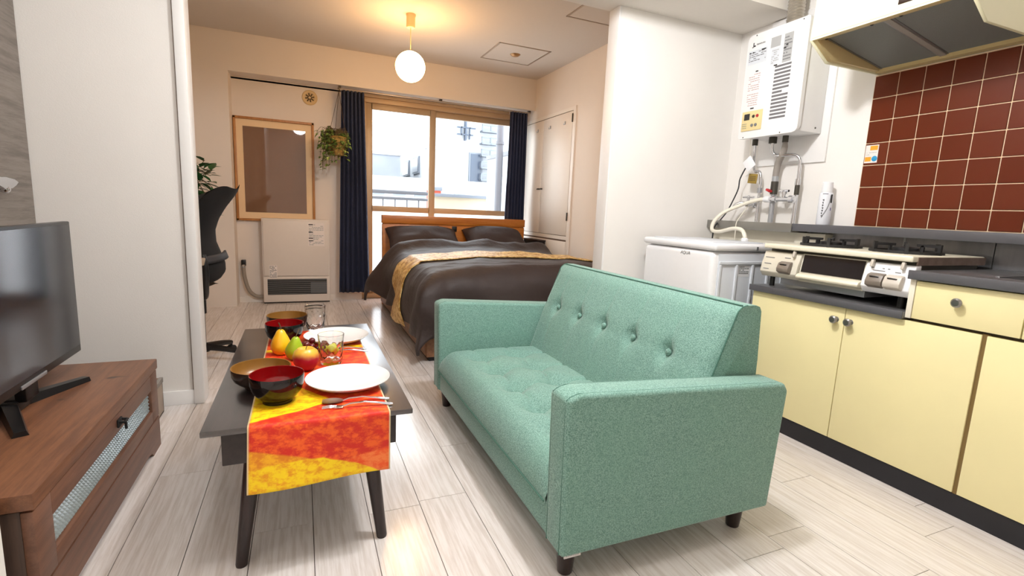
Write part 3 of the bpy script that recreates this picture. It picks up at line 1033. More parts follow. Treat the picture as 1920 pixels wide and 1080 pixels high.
def curtain(label, x0t, x1t, x0b, x1b, zt, zb, npl, seed):
    rnd = random.Random(seed)
    ph = [rnd.uniform(-0.5, 0.5) for _ in range(npl + 2)]

    def fn(u, v):
        z = zt + (zb - zt) * v
        a = x0t + (x0b - x0t) * v
        b = x1t + (x1b - x1t) * v
        k = u * npl
        s = math.sin(2 * PI * k + ph[int(k)] * math.sin(PI * (k % 1)) * 1.2 * v)
        amp = 0.022 + 0.014 * v
        return Vector((a + (b - a) * u + 0.008 * math.sin(4 * PI * k) * v, 5.215 + amp * s + 0.01 * v * math.sin(3 * u + seed), z))
    c = thing('curtain', label, 'curtain', ((x0t + x1t) / 2, 5.215, zt))
    q = MB()
    q.grid(fn, npl * 10, 24)
    o = q.build('panel', M['navy'], c, angle=80)
    sol = o.modifiers.new('thickness', 'SOLIDIFY')
    sol.thickness = 0.004
    for i in range(npl + 1):
        x = x0t + (x1t - x0t) * i / npl
        MB().tube([(x, 5.235, zt - 0.02), (x, 5.238, zt + 0.01), (x, 5.2425, zt + 0.02)], 0.002, 6).build('hook', M['white_plastic'], c)


curtain('navy curtain at left of window, reaching the floor beside the hanging plant', 0.372, 0.580, 0.336, 0.630, 2.066, 0.105, 6, 1)
curtain('navy curtain at right of window, dropping behind the headboard', 2.125, 2.325, 2.10, 2.345, 2.068, 0.35, 6, 4)

# bed
bed = thing('bed', 'double bed with honey wood headboard and brown storage base', 'bed', (1.5, 4.1, 0))
q = MB()
q.box(0.740, 2.285, 5.06, 5.13, 0.0, 0.816, 0.004)
q.box(0.745, 2.280, 5.07, 5.125, 0.80, 0.84)
q.box(0.735, 2.290, 5.055, 5.135, 0.822, 0.905, 0.006)
q.build('headboard', M['headboard'], bed)
for x in (1.262, 1.452):
    s = box('outlet', M['black_plastic'], x, x + 0.05, 5.045, 5.062, 0.755, 0.812, bed, 0.004)
box('side_panel', M['bed_wood'], 0.730, 2.278, 3.065, 5.06, 0.03, 0.30, bed, 0.006)
box('plinth', M['toe'], 0.750, 2.26, 3.085, 5.06, 0.0, 0.03, bed)
for y0, y1 in ((3.075, 4.03), (4.05, 5.03)):
    dr = box('drawer', M['bed_wood'], 0.720, 0.732, y0, y1, 0.045, 0.285, bed, 0.003)
    MB().tube([(0.7195, (y0 + y1) / 2 - 0.06, 0.22), (0.704, (y0 + y1) / 2 - 0.05, 0.22), (0.704, (y0 + y1) / 2 + 0.05, 0.22), (0.7195, (y0 + y1) / 2 + 0.06, 0.22)], 0.006, 8, smooth=False).build('handle', M['valve_dark'], dr)
box('mattress', M['sheet'], 0.770, 2.255, 3.09, 5.05, 0.30, 0.540, bed, 0.07, 4)

TX0, TX1, TY0, TYH, TZ = 0.848, 2.215, 3.160, 4.60, 0.600


def hash2(x, y):
    return (math.sin(x * 12.9898 + y * 78.233) * 43758.5453) % 1.0


def sn(x, y):
    xi, yi = math.floor(x), math.floor(y)
    fx, fy = x - xi, y - yi
    fx, fy = fx * fx * (3 - 2 * fx), fy * fy * (3 - 2 * fy)
    a, b = hash2(xi, yi), hash2(xi + 1, yi)
    c_, d_ = hash2(xi, yi + 1), hash2(xi + 1, yi + 1)
    return (a + (b - a) * fx) * (1 - fy) + (c_ + (d_ - c_) * fx) * fy


def drape(a, b, lift=0.0):
    """duvet surface: a, b = flat cloth coordinates in metres"""
    dx = TX0 - a if a < TX0 else (a - TX1 if a > TX1 else 0.0)
    sx = -1 if a < TX0 else 1
    dy = TY0 - b if b < TY0 else 0.0
    d = (dx ** 4 + dy ** 4) ** 0.25
    ca, cb = min(max(a, TX0), TX1), max(b, TY0)
    crown = 0.030 * max(0.0, math.sin(PI * (ca - TX0) / (TX1 - TX0))) ** 0.7
    wr = 0.020 * (sn(a * 3.1 + 5, b * 4.3) - 0.5) + 0.012 * (sn(a * 7.3, b * 9.1 + 3) - 0.5)
    rg = 1 - abs(2 * sn(a * 2.2 + 0.9 * b + 7, b * 6.5 - a * 1.5) - 1)
    rg2 = 1 - abs(2 * sn(a * 4.1 - 1.6 * b + 2, b * 8.5 + a * 2.0) - 1)
    wr += 0.008 * rg ** 4 + 0.006 * rg2 ** 4
    z = TZ + crown + wr
    # rolled-back fold at the head end
    rb = math.exp(-((b - 4.50) / 0.11) ** 2)
    z += 0.075 * rb * (0.75 + 0.5 * sn(a * 5, 3.3))
    z -= 0.05 * smoothstep(4.60, 4.72, b)
    if d <= 0:
        return Vector((ca, cb, z + lift))
    n = Vector((sx * dx, -dy, 0)).normalized()
    r = 0.15 if sx < 0 or dy > 0 else 0.075
    if d < r * PI / 2:
        hor, ver = r * math.sin(d / r), r * (1 - math.cos(d / r))
    else:
        hor, ver = r, r + (d - r * PI / 2)
    per = b * 1.0 + a * 1.0
    fold = math.sin(per * 12 + 2.0 * sn(per * 2.3, 1.7) * 3)
    k = smoothstep(0.14, 0.48, d)
    hor += 0.085 * (2 * min(dx, dy) / (dx + dy)) ** 1.5 * smoothstep(0.02, 0.22, d) + 0.012 * smoothstep(0.1, 0.25, d)
    hor += k * (0.024 * fold + 0.02 + (0.13 if sx < 0 else 0.0) * smoothstep(4.28, 4.52, b)) + 0.012 * (sn(per * 5, d * 5) - 0.5) * k
    return Vector((ca, cb, z)) + n * (hor + lift) + Vector((0, 0, -ver + (lift if d < 0.05 else 0)))


dv = MB()
A0, A1, B0, B1 = TX0 - 0.52, TX1 + 0.26, TY0 - 0.50, 4.70
dv.grid(lambda u, v: drape(A0 + (A1 - A0) * u, B0 + (B1 - B0) * v), 120, 110)
duv = dv.build('duvet', M['duvet'], None, angle=90)
tag(duv, 'dark brown duvet spread over the bed and hanging at its side', 'duvet')
so = duv.modifiers.new('thickness', 'SOLIDIFY')
so.thickness = 0.02
so.offset = -1
br = MB()
br.grid(lambda u, v: drape(TX0 - 0.56 + (TX1 - TX0 + 0.74) * u, 3.55 + 0.42 * v + 0.02 * math.sin(u * 5), 0.012), 110, 24)
bro = br.build('bed_runner', M['gold'], None, angle=90)
tag(bro, 'gold brocade runner laid across the foot of the brown duvet', 'bed runner')
so = bro.modifiers.new('thickness', 'SOLIDIFY')
so.thickness = 0.006


def pillow(label, cx, cy, cz, w_, h_, th, tilt, seed):
    q = MB()
    rot = Matrix.Rotation(R(tilt), 3, 'X')

    def fn(side):
        def g(u, v):
            a, b = u * 2 - 1, v * 2 - 1
            e = max(0.0, (1 - abs(a) ** 2.6)) ** 0.55 * max(0.0, (1 - abs(b) ** 2.6)) ** 0.55
            pin = 1 - 0.06 * (abs(a) * abs(b)) ** 2 + 0.0
            p = Vector((a * w_ / 2 * (1 - 0.05 * (1 - abs(b)) * abs(a) ** 6), b * h_ / 2 * (1 - 0.05 * (1 - abs(a)) * abs(b) ** 6),
                        side * th / 2 * e * (1 + 0.22 * (sn(a * 2.2 + seed, b * 2.4) - 0.5))))
            return rot @ p + Vector((cx, cy, cz))
        return g
    q.grid(fn(1), 36, 24)
    q.grid(fn(-1), 36, 24)
    bmesh.ops.remove_doubles(q.bm, verts=q.bm.verts, dist=0.0005)
    o = q.build('pillow', M['pillow'], None, angle=90)
    tag(o, label, 'pillow', 'pillows against the headboard')


pillow('dark brown pillow at left against the headboard, nearer the navy floor-length curtain', 1.12, 4.885, 0.672, 0.72, 0.42, 0.22, 30, 1)
pillow('dark brown pillow at right against the headboard, nearer the closet', 1.885, 4.885, 0.678, 0.66, 0.42, 0.23, 30, 5)
ns = thing('dark_bedside_box', 'low dark box between the headboard and closet', 'shelf', (2.35, 5.0, 0))  # plain dark box filling the dark area right of the headboard
box('box_top', M['table'], 2.296, 2.390, 4.72, 5.10, 0.690, 0.706, ns, 0.002)
box('box_body', M['black_matte'], 2.300, 2.388, 4.73, 5.09, 0.0, 0.690, ns, 0.002)
box('box_front', M['table'], 2.303, 2.385, 4.722, 4.732, 0.02, 0.68, ns, 0.002)

# hanging plant
hp = thing('hanging_plant', 'leafy trailing plant in a woven hanging basket beside the navy curtain', 'plant', (0.33, 5.27, 1.45))
bc = Vector((0.316, 5.085, 0))
MB().lathe([(0, 1.445), (0.062, 1.445), (0.066, 1.455), (0.096, 1.60), (0.102, 1.605), (0.098, 1.612), (0.088, 1.60), (0, 1.585)], (bc.x, bc.y, 0), 24).build('basket', M['basket'], hp)
q = MB()
for a in (0.3, 2.4, 4.5):
    q.tube([(bc.x + 0.095 * math.cos(a), bc.y + 0.095 * math.sin(a), 1.605), (0.352, 5.236, 2.06)], 0.0022, 6)
q.tube([(0.352, 5.236, 2.055), (0.36, 5.236, 2.068), (0.352, 5.236, 2.083), (0.345, 5.236, 2.074)], 0.003, 6)
q.build('chain', M['chain'], hp)


def leaf(mb, p, d, up, ln, wd, curl=0.25):
    """one leaf: pointed oval with a fold along the midrib"""
    d = d.normalized()
    s = d.cross(up)
    if s.length < 1e-3:
        s = d.orthogonal()
    s.normalize()
    n = s.cross(d).normalized()
    bm = mb.bm
    mid = []
    ts = (0, 0.3, 0.65, 1.0)
    ws = (0.0, 1.0, 0.8, 0.0)
    L, Rr, C = [], [], []
    for t_, w_ in zip(ts, ws):
        c_ = p + d * ln * t_ - n * (curl * ln * t_ * t_)
        C.append(bm.verts.new(c_))
        if w_ > 0:
            L.append(bm.verts.new(c_ + s * wd * w_ / 2 + n * wd * 0.12))
            Rr.append(bm.verts.new(c_ - s * wd * w_ / 2 + n * wd * 0.12))
    for fv in ((C[0], L[0], C[1]), (C[1], L[0], L[1], C[2]), (C[2], L[1], C[3]),
               (C[0], C[1], Rr[0]), (C[1], C[2], Rr[1], Rr[0]), (C[2], C[3], Rr[1])):
        f_ = bm.faces.new(fv)
        f_.material_index = mb.mi


rnd = random.Random(11)
fo = MB()
stm = MB()
for i in range(130):
    a = rnd.uniform(0, 2 * PI)
    left = max(0.0, math.cos(a - PI * 1.05))
    rr = rnd.uniform(0.045, 0.100) * (1 + 0.45 * left)
    yk = 0.55 if math.sin(a) > 0 else 0.9
    long_ = i % 4 == 0
    drop = rnd.uniform(0.16, 0.33) * (0.62 + 0.38 * left) if long_ else rnd.uniform(-0.06, 0.12)
    if long_ and left < 0.3:
        rr *= 0.75
    top = Vector((bc.x + rnd.uniform(-0.05, 0.05), bc.y + rnd.uniform(-0.04, 0.04), 1.60))
    md = Vector((bc.x + rr * 0.9 * math.cos(a), bc.y + rr * math.sin(a) * yk, 1.655 + rnd.uniform(-0.03, 0.05)))
    en = Vector((bc.x + rr * 1.25 * math.cos(a), bc.y + rr * 1.2 * math.sin(a) * yk, 1.60 - drop))
    stm.tube([top, md, en], 0.0016, 5, steps=4)
    nl = 11 if long_ else 8
    for k in range(nl):
        s = (k + 0.8) / nl
        p = (top * (1 - s) ** 2 + md * 2 * s * (1 - s) + en * s * s) + Vector((rnd.uniform(-1, 1), rnd.uniform(-1, 0.6), rnd.uniform(-1, 1))) * 0.010
        dr = Vector((rnd.uniform(-1, 1), rnd.uniform(-1, 0.5), rnd.uniform(-1.0, 0.4))) + Vector((math.cos(a), math.sin(a), 0)) * 0.5
        ln = rnd.uniform(0.028, 0.048)
        leaf(fo, p, dr, Vector((0, -0.4, 1)), ln, ln * 0.66)
o = fo.build('foliage', M['leaf'], hp, smooth=False)
o['kind'] = 'stuff'
stm.build('vine', M['stem'], hp)

# potted plant behind the chair
pt = thing('potted_plant', 'dark green leafy plant behind the black office chair', 'plant', (-0.86, 4.72, 0))
MB().lathe([(0, 0), (0.10, 0), (0.13, 0.24), (0.135, 0.25), (0.125, 0.25), (0.11, 0.22), (0, 0.21)], (-0.86, 4.72, 0), 24).build('pot', M['pot'], pt)
rnd = random.Random(3)
stp = MB()
branches = []
stp.tube([(-0.86, 4.72, 0.2), (-0.87, 4.72, 0.6), (-0.85, 4.71, 1.0), (-0.84, 4.70, 1.25)], [0.012, 0.010, 0.007, 0.004], 8)
for i in range(13):
    a = i * 2.4
    z0 = 0.72 + i * 0.042
    p0 = Vector((-0.86, 4.715, z0))
    p2 = p0 + Vector((math.cos(a) * 0.19, math.sin(a) * 0.16, 0.13 + 0.05 * math.sin(i)))
    p1 = (p0 + p2) / 2 + Vector((0, 0, 0.04))
    branches.append((p0, p1, p2))
# sprays on the side the room sees
for i, (dx, dz) in enumerate(((0.20, 0.20), (0.155, 0.27), (0.18, 0.10), (0.16, 0.00), (0.14, -0.1), (0.20, 0.06), (0.19, 0.15), (0.15, 0.20), (0.17, -0.05))):
    p0 = Vector((-0.85, 4.70, 0.95 + 0.03 * i))
    p2 = Vector((-0.85 + dx, 4.64, 1.02 + dz))
    branches.append((p0, (p0 + p2) / 2 + Vector((0, 0, 0.05)), p2))
for bi, (p0, p1, p2) in enumerate(branches):
    stp.tube([p0, p1, p2], [0.004, 0.003, 0.002], 6)
    for k in range(4):
        s = 0.35 + 0.2 * k
        p = p0 * (1 - s) ** 2 + p1 * 2 * s * (1 - s) + p2 * s * s
        dr = (p2 - p0).normalized() + Vector((rnd.uniform(-0.9, 0.9), rnd.uniform(-0.9, 0.9), rnd.uniform(-0.8, 0.3)))
        m = MB()
        ln = rnd.uniform(0.085, 0.125)
        leaf(m, p, dr, Vector((0, 0, 1)), ln, ln * 0.52, 0.2)
        m.build('leaf', M['leaf_dark'], pt)
stp.build('stem', M['stem'], pt)

# office chair (seen from behind at an angle)
oc = thing('office_chair', 'black mesh high-back office chair behind the white jamb', 'chair', (-0.575, 3.45, 0))
fwd = Vector((-0.80, 0.60, 0)).normalized()
rgt = Vector((0.60, 0.80, 0)).normalized()
C0 = Vector((-0.575, 3.45, 0))


def cp(f, r, z):
    return C0 + fwd * f + rgt * r + Vector((0, 0, z))


SP = [(0.450, 0.060, 0.040), (0.472, 0.000, 0.120), (0.500, -0.040, 0.160), (0.545, -0.062, 0.185), (0.60, -0.065, 0.180), (0.66, -0.048, 0.168), (0.73, -0.022, 0.158), (0.80, -0.018, 0.158),
      (0.87, -0.040, 0.168), (0.94, -0.080, 0.185), (1.00, -0.128, 0.200), (1.045, -0.172, 0.200), (1.068, -0.205, 0.180)]


def sp_at(v):
    k = v * (len(SP) - 1)
    i = min(int(k), len(SP) - 2)
    s = k - i
    return [SP[i][j] * (1 - s) + SP[i + 1][j] * s for j in range(3)]


def back(side):
    def g(u, v):
        z, f_, hw = sp_at(v)
        a = u * 2 - 1
        wv_ = smoothstep(0.70, 1.0, v)
        zz = z + (0.020 * wv_ * (a ** 4 - 0.6 * math.sin(PI * a)) if a > 0 else -0.13 * wv_ * abs(a) ** 2.2)
        return cp(f_ + 0.075 * a * a + side * 0.022 * (1 - abs(a) ** 4) ** 0.5 * min(1, 6 * v + 0.2, 6 * (1 - v) + 0.2), a * hw + 0.02, zz)
    return g


q = MB()
q.grid(back(1), 22, 34)
q.grid(back(-1), 22, 34)
bmesh.ops.remove_doubles(q.bm, verts=q.bm.verts, dist=0.002)
q.build('backrest', M['chair_mesh'], oc, angle=80)
q = MB()


def lum(u, v):
    a = u * 2 - 1
    z = 0.612 + 0.045 * v + 0.014 * a
    k = [i for i in range(len(SP) - 1) if SP[i][0] <= z][-1]
    s_ = (z - SP[k][0]) / (SP[k + 1][0] - SP[k][0])
    f_ = SP[k][1] * (1 - s_) + SP[k + 1][1] * s_
    hw = SP[k][2] * (1 - s_) + SP[k + 1][2] * s_
    return cp(f_ + 0.075 * a * a - 0.030, a * (hw + 0.004) + 0.02, z)


q.grid(lum, 16, 3)
lo = q.build('lumbar_band', M['chair_grey'], oc, angle=80)
so = lo.modifiers.new('thickness', 'SOLIDIFY')
so.thickness = 0.012
MB().tube([cp(-0.085, -0.05, 0.665), cp(-0.098, -0.05, 0.58), cp(-0.07, -0.03, 0.47), cp(-0.03, 0, 0.41), cp(0, 0, 0.395)], [0.016, 0.018, 0.02, 0.022, 0.024], 10).build('spine', M['black_plastic'], oc)
MB().boxc(cp(-0.092, -0.075, 0.628), (0.05, 0.03, 0.045), Matrix.Rotation(math.atan2(rgt.y, rgt.x), 3, 'Z'), 0.006).build('bracket', M['chair_beige'], oc)
q = MB()


def seat(side):
    def g(u, v):
        a, b = u * 2 - 1, v * 2 - 1
        e = max(0, 1 - abs(a) ** 4) ** 0.5 * max(0, 1 - abs(b) ** 4) ** 0.5
        return cp(0.32 + b * 0.225, a * 0.235, 0.455 + side * 0.035 * e - 0.01 * b * b)
    return g


q.grid(seat(1), 16, 16)
q.grid(seat(-1), 16, 16)
bmesh.ops.remove_doubles(q.bm, verts=q.bm.verts, dist=0.001)
q.build('seat', M['chair_mesh'], oc, angle=80)
MB().tube([cp(0, 0, 0.40), cp(0.12, 0, 0.415), cp(0.30, 0, 0.42)], 0.022, 10).build('seat_carrier', M['black_plastic'], oc)
MB().lathe([(0, 0.42), (0.028, 0.42), (0.028, 0.30), (0.018, 0.295), (0.018, 0.10), (0.034, 0.10), (0.036, 0.06), (0, 0.06)], C0, 18).build('gas_column', M['black_plastic'], oc)
for i in range(5):
    a = math.atan2(-0.36, 0.93) + i * 2 * PI / 5
    d = Vector((math.cos(a), math.sin(a), 0))
    MB().tube([C0 + d * 0.02 + Vector((0, 0, 0.088)), C0 + d * 0.14 + Vector((0, 0, 0.078)), C0 + d * 0.21 + Vector((0, 0, 0.066))], [0.022, 0.018, 0.014], 8).build('base_leg', M['black_plastic'], oc)
    w_ = MB()
    s = d.cross(Vector((0, 0, 1)))
    c_ = C0 + d * 0.21 + Vector((0, 0, 0.024))
    w_.cyl(c_ - s * 0.018, c_ - s * 0.004, 0.024)
    w_.cyl(c_ + s * 0.004, c_ + s * 0.018, 0.024)
    w_.cyl(c_ + Vector((0, 0, 0.0)), c_ + Vector((0, 0, 0.045)), 0.006)
    w_.build('caster', M['black_matte'], oc)
# ================================================================== LIVING AREA
# sofa
sf = thing('sofa', 'sea green two-seat fabric sofa with button-tufted back and dark legs', 'sofa', (0.98, 1.71, 0))
SY0, SY1 = 1.02, 2.40
AW = 0.10


def arm(y0, y1):
    prof = [(0.612, 0.095), (1.372, 0.088), (1.398, 0.480), (1.380, 0.506), (0.640, 0.548), (0.604, 0.535)]
    q = MB()
    q.prism(prof, 'Y', y0, y1, 0.012, 3)
    a = q.build('armrest', M['sofa'], sf, angle=50)
    p = MB()
    for y in (y0 + 0.014, y1 - 0.014):
        p.tube([(0.6128, y, 0.10), (0.6062, y, 0.520), (0.6085, y, 0.5325), (0.616, y, 0.5385), (0.640, y, 0.5462), (1.362, y, 0.5055), (1.378, y, 0.5015), (1.388, y, 0.490)], 0.0022, 6, smooth=False)
    p.build('seam', M['sofa_seam'], a)
    return a


arm(SY0, SY0 + AW)
arm(SY1 - AW, SY1)
iy0, iy1 = SY0 + AW, SY1 - AW
q = MB()
q.box(0.618, 1.33, iy0 - 0.005, iy1 + 0.005, 0.095, 0.205, 0.012, 3)
q.build('seat_base', M['sofa'], sf)
# seat cushion with tufts
tufts = []
for r_i, x in enumerate((0.77, 0.95)):
    for k in range(5):
        tufts.append((x, 1.30 + k * 0.205))


def tuft_depth(x, y, pts, sig, amp, ridge=True):
    d = 0.0
    amp *= 1.6
    for (tx, ty) in pts:
        rr = ((x - tx) ** 2 + (y - ty) ** 2)
        d = max(d, math.exp(-rr / (2 * sig * sig)))
    out = amp * d
    return out


def seat_top(u, v):
    x, y = 0.602 + 0.56 * u, iy0 + (iy1 - iy0) * v
    e = (1 - (1 - min(u / 0.16, 1)) ** 2.4) * 1.0
    ey = (1 - (1 - min(v / 0.06, 1)) ** 2.4) * (1 - (1 - min((1 - v) / 0.06, 1)) ** 2.4)
    z = 0.212 + 0.095 * e ** 0.7 * (0.65 + 0.35 * ey) + 0.022 * math.sin(PI * min(1, u * 1.0)) * math.sin(PI * v) ** 0.5
    z -= tuft_depth(x, y, tufts, 0.036, 0.026)
    # shallow creases between tufts
    gx = min(abs(x - 0.77), abs(x - 0.95))
    gy = min(abs(y - (1.30 + k * 0.205)) for k in range(5))
    if u > 0.12:
        z -= 0.013 * math.exp(-(gx / 0.010) ** 2) * math.sin(PI * v) ** 0.3
        z -= 0.012 * math.exp(-(gy / 0.010) ** 2) * smoothstep(0.15, 0.3, u)
    return Vector((x + 0.006 * (1 - e), y, z))


q = MB()
g = q.grid(seat_top, 56, 110)
# front face + skirt of the cushion
fr_ = []
for j, v0 in enumerate(g[0]):
    fr_.append(q.bm.verts.new((v0.co.x - 0.0, v0.co.y, 0.198)))
for j in range(len(fr_) - 1):
    q.bm.faces.new((g[0][j], fr_[j], fr_[j + 1], g[0][j + 1]))
cu = q.build('seat_cushion', M['sofa'], sf, angle=70)
p = MB()
p.tube([(0.6205, iy0 + 0.01, 0.262), (0.604, iy0 + 0.3, 0.300), (0.6035, 1.71, 0.303), (0.604, iy1 - 0.3, 0.300), (0.6205, iy1 - 0.01, 0.262)], 0.0001, 5)
p.bm.clear()
for z, x in ((0.203, 0.607),):
    p.tube([(x, iy0 + 0.005, z), (x, iy1 - 0.005, z)], 0.0028, 6)
p.build('seam', M['sofa_seam'], cu)
# backrest
btn = [(1.337 + k * 0.205) for k in range(5)]
BTZ = 0.530


def front_x(z):
    return 1.10 + (z - 0.32) * 0.3925


prof = []
for k in range(21):
    z = 0.285 + (0.700 - 0.285) * k / 20
    prof.append((front_x(z), z, 1))
prof += [(1.262, 0.716, 0), (1.278, 0.730, 0), (1.300, 0.7355, 0), (1.335, 0.735, 0), (1.352, 0.729, 0), (1.361, 0.714, 0), (1.370, 0.55, 0), (1.372, 0.30, 0)]


def back_fn(u, v):
    k = min(int(round(u * (len(prof) - 1))), len(prof) - 1)
    x, z, fl = prof[k]
    y = iy0 + 0.004 + (iy1 - iy0 - 0.008) * v
    if fl:
        ey = (1 - (1 - min(v / 0.035, 1)) ** 2) * (1 - (1 - min((1 - v) / 0.035, 1)) ** 2)
        bulge = 0.016 * math.sin(PI * min(1, max(0, (z - 0.3) / 0.43))) * ey + 0.012 * (ey - 1)
        dd = 0.0
        for yb in btn:
            dd = max(dd, math.exp(-((y - yb) ** 2 + (z - BTZ) ** 2) / (2 * 0.022 ** 2)))
        crease = 0.004 * math.exp(-((z - BTZ) / 0.008) ** 2)
        gy = min(abs(y - yb) for yb in btn)
        crease += 0.003 * math.exp(-(gy / 0.008) ** 2) * (1 if z > BTZ else 0.6)
        x = x - bulge + 0.028 * dd + crease * 1.5
    return Vector((x, y, z))


q = MB()
g = q.grid(back_fn, len(prof) - 1, 150)
for j in (0, 150):
    q.bm.faces.new([r_[j] for r_ in g])
bk = q.build('backrest', M['sofa'], sf, angle=60)
p = MB()
for y in (iy0 + 0.006, iy1 - 0.006):
    p.tube([(front_x(z) + 0.006, y, z) for z in (0.50, 0.6, 0.70)] + [(1.262, y, 0.7165), (1.278, y, 0.7305), (1.300, y, 0.7355)], 0.0024, 6, smooth=False)
p.tube([(1.283, y, 0.7345) for y in (iy0 + 0.01, 1.4, 1.7, 2.0, iy1 - 0.01)], 0.0024, 6)
p.build('seam', M['sofa_seam'], bk)
for yb in btn:
    MB().sphere((front_x(BTZ) + 0.004, yb, BTZ), 0.013, 14, 10, (0.7, 1, 1)).build('button', M['sofa'], bk)
for x in (0.665, 1.30):
    for y in (SY0 + 0.065, SY1 - 0.065):
        MB().lathe([(0, 0.0), (0.019, 0.0), (0.021, 0.003), (0.030, 0.094), (0, 0.094)], (x, y, 0), 20).build('leg', M['dark_leg'], sf)
q = MB().box(0.640, 0.692, SY0 + 0.03, SY0 + 0.0335, 0.068, 0.100)
q.print_lines((0.644, SY0 + 0.0298, 0.072), (0.044, 0, 0), (0, 0, 0.022), 3, 1, 4)
q.build('care_label', [M['sheet'], M['pale_print']], sf)['label'] = 'small white care tag'

# coffee table
tb = thing('coffee_table', 'low dark walnut coffee table with splayed tapered legs', 'table', (0.02, 1.91, 0))
TZT = 0.42
tx0, tx1, ty0, ty1 = -0.246, 0.287, 1.360, 2.462
box('tabletop', M['tabletop'], tx0, tx1, ty0, ty1, TZT - 0.016, TZT, tb, 0.003)
ap = MB()
ap.box(-0.205, 0.245, 1.395, 1.412, 0.305, TZT - 0.016, 0.002)
ap.box(-0.205, 0.245, 2.410, 2.427, 0.305, TZT - 0.016, 0.002)
ap.box(-0.205, -0.188, 1.412, 2.410, 0.305, TZT - 0.016, 0.002)
ap.box(0.228, 0.245, 1.412, 2.410, 0.305, TZT - 0.016, 0.002)
ap.build('apron', M['table'], tb)
box('lower_shelf', M['table'], -0.188, 0.228, 1.412, 2.410, 0.305, 0.318, tb)
for sx, xt, xb in ((-1, -0.135, -0.172), (1, 0.172, 0.206)):
    for yt, yb in ((1.445, 1.408), (2.375, 2.412)):
        MB().tube([(xb, yb, 0.0), (xb, yb, 0.004), (xt, yt, 0.305)], [0.0145, 0.0155, 0.024], 18, smooth=False).build('leg', M['dark_leg'], tb)

# runner cloth
RX0, RX1 = -0.140, 0.222
rz = TZT + 0.0015
HANG = 0.178


def run_fn(u, v):
    L = HANG + 0.012 + (2.36 - ty0)
    s = v * L
    x = RX0 + (RX1 - RX0) * u
    if s < HANG:
        t_ = (HANG - s)
        z = rz - 0.006 - t_
        y = ty0 - 0.0045 - 0.010 * (t_ / HANG) * math.sin(u * 5 + 0.6) - 0.004 * (t_ / HANG)
        z += 0.008 * (u - 0.35) * (t_ / HANG) * -1.0 + (0.012 * u if t_ > HANG * 0.98 else 0.012 * u * t_ / HANG)
        return Vector((x - 0.006 * (t_ / HANG) * (1 - u), y, z))
    if s < HANG + 0.012:
        a = (s - HANG) / 0.012 * PI / 2
        return Vector((x, ty0 - 0.0045 + 0.006 * (1 - math.cos(a)) + 0.0, rz - 0.006 + 0.006 * math.sin(a)))
    return Vector((x, ty0 + 0.0015 + (s - HANG - 0.012), rz + 0.0002 * math.sin(40 * s + 5 * u)))


q = MB()
q.grid(run_fn, 30, 130, uv=lambda u, v: (u, v * (HANG + 0.012 + (2.36 - ty0))))
ro = q.build('table_runner', M['runner'], None, angle=80)
tag(ro, 'red orange and yellow batik runner hanging over the table end', 'table runner')
so = ro.modifiers.new('thickness', 'SOLIDIFY')
so.thickness = 0.0012
so.offset = 1
CZ = rz + 0.0016


def bowl(label, c, r, h, mo, mi, foot=0.55, group=None, name='bowl'):
    root = thing(name, label, 'bowl', (c[0], c[1], c[2]), group)
    fz = 0.10 * h
    q = MB()
    q.lathe([(0, 0.004), (r * foot * 0.86, 0.004), (r * foot * 0.9, 0), (r * foot, 0), (r * foot, fz), (r * 0.72, h * 0.22), (r * 0.90, h * 0.42), (r * 0.98, h * 0.66), (r, h * 0.985),
             (r * 0.992, h)], c, 40)
    q.build('outer_shell', mo, root)
    q = MB()
    q.lathe([(r * 0.992, h), (r * 0.965, h * 0.99), (r * 0.945, h * 0.66), (r * 0.86, h * 0.44), (r * 0.66, h * 0.26), (r * 0.3, h * 0.17), (0, h * 0.155)], c, 40)
    q.build('inner_lining', mi, root)
    return root


bowl('black lacquer bowl with red inside nearest the table end', (-0.075, 1.520, CZ), 0.0735, 0.084, M['lacquer'], M['lacquer_red'])
bowl('wide brown bowl with amber inside, behind the near black bowl', (-0.126, 1.668, TZT + 0.0005), 0.086, 0.066, M['wood_bowl_out'], M['wood_bowl_in'])
bowl('black lacquer bowl with red inside behind the yellow pear', (-0.074, 2.175, CZ), 0.073, 0.084, M['lacquer'], M['lacquer_red'])
bowl('brown bowl with amber inside at the far end of the table', (-0.068, 2.345, TZT + 0.001), 0.083, 0.083, M['wood_bowl_out'], M['wood_bowl_in'])


def plate(label, c, r):
    q = MB()
    q.lathe([(0, 0.003), (r * 0.5, 0.003), (r * 0.52, 0.0), (r * 0.56, 0.0), (r * 0.60, 0.005), (r * 0.86, 0.015), (r, 0.0275), (r * 0.995, 0.0295), (r * 0.97, 0.0275), (r * 0.84, 0.0185), (r * 0.6, 0.0095), (r * 0.3, 0.0075), (0, 0.0075)],
            c, 56)
    o = q.build('plate', M['china'], None, angle=60)
    tag(o, label, 'plate', 'white plates on the runner')


plate('white china plate nearest the table end, beside spoon and fork', (0.128, 1.602, CZ), 0.130)
plate('white china plate at the far end of the table', (0.126, 2.155, CZ), 0.130)


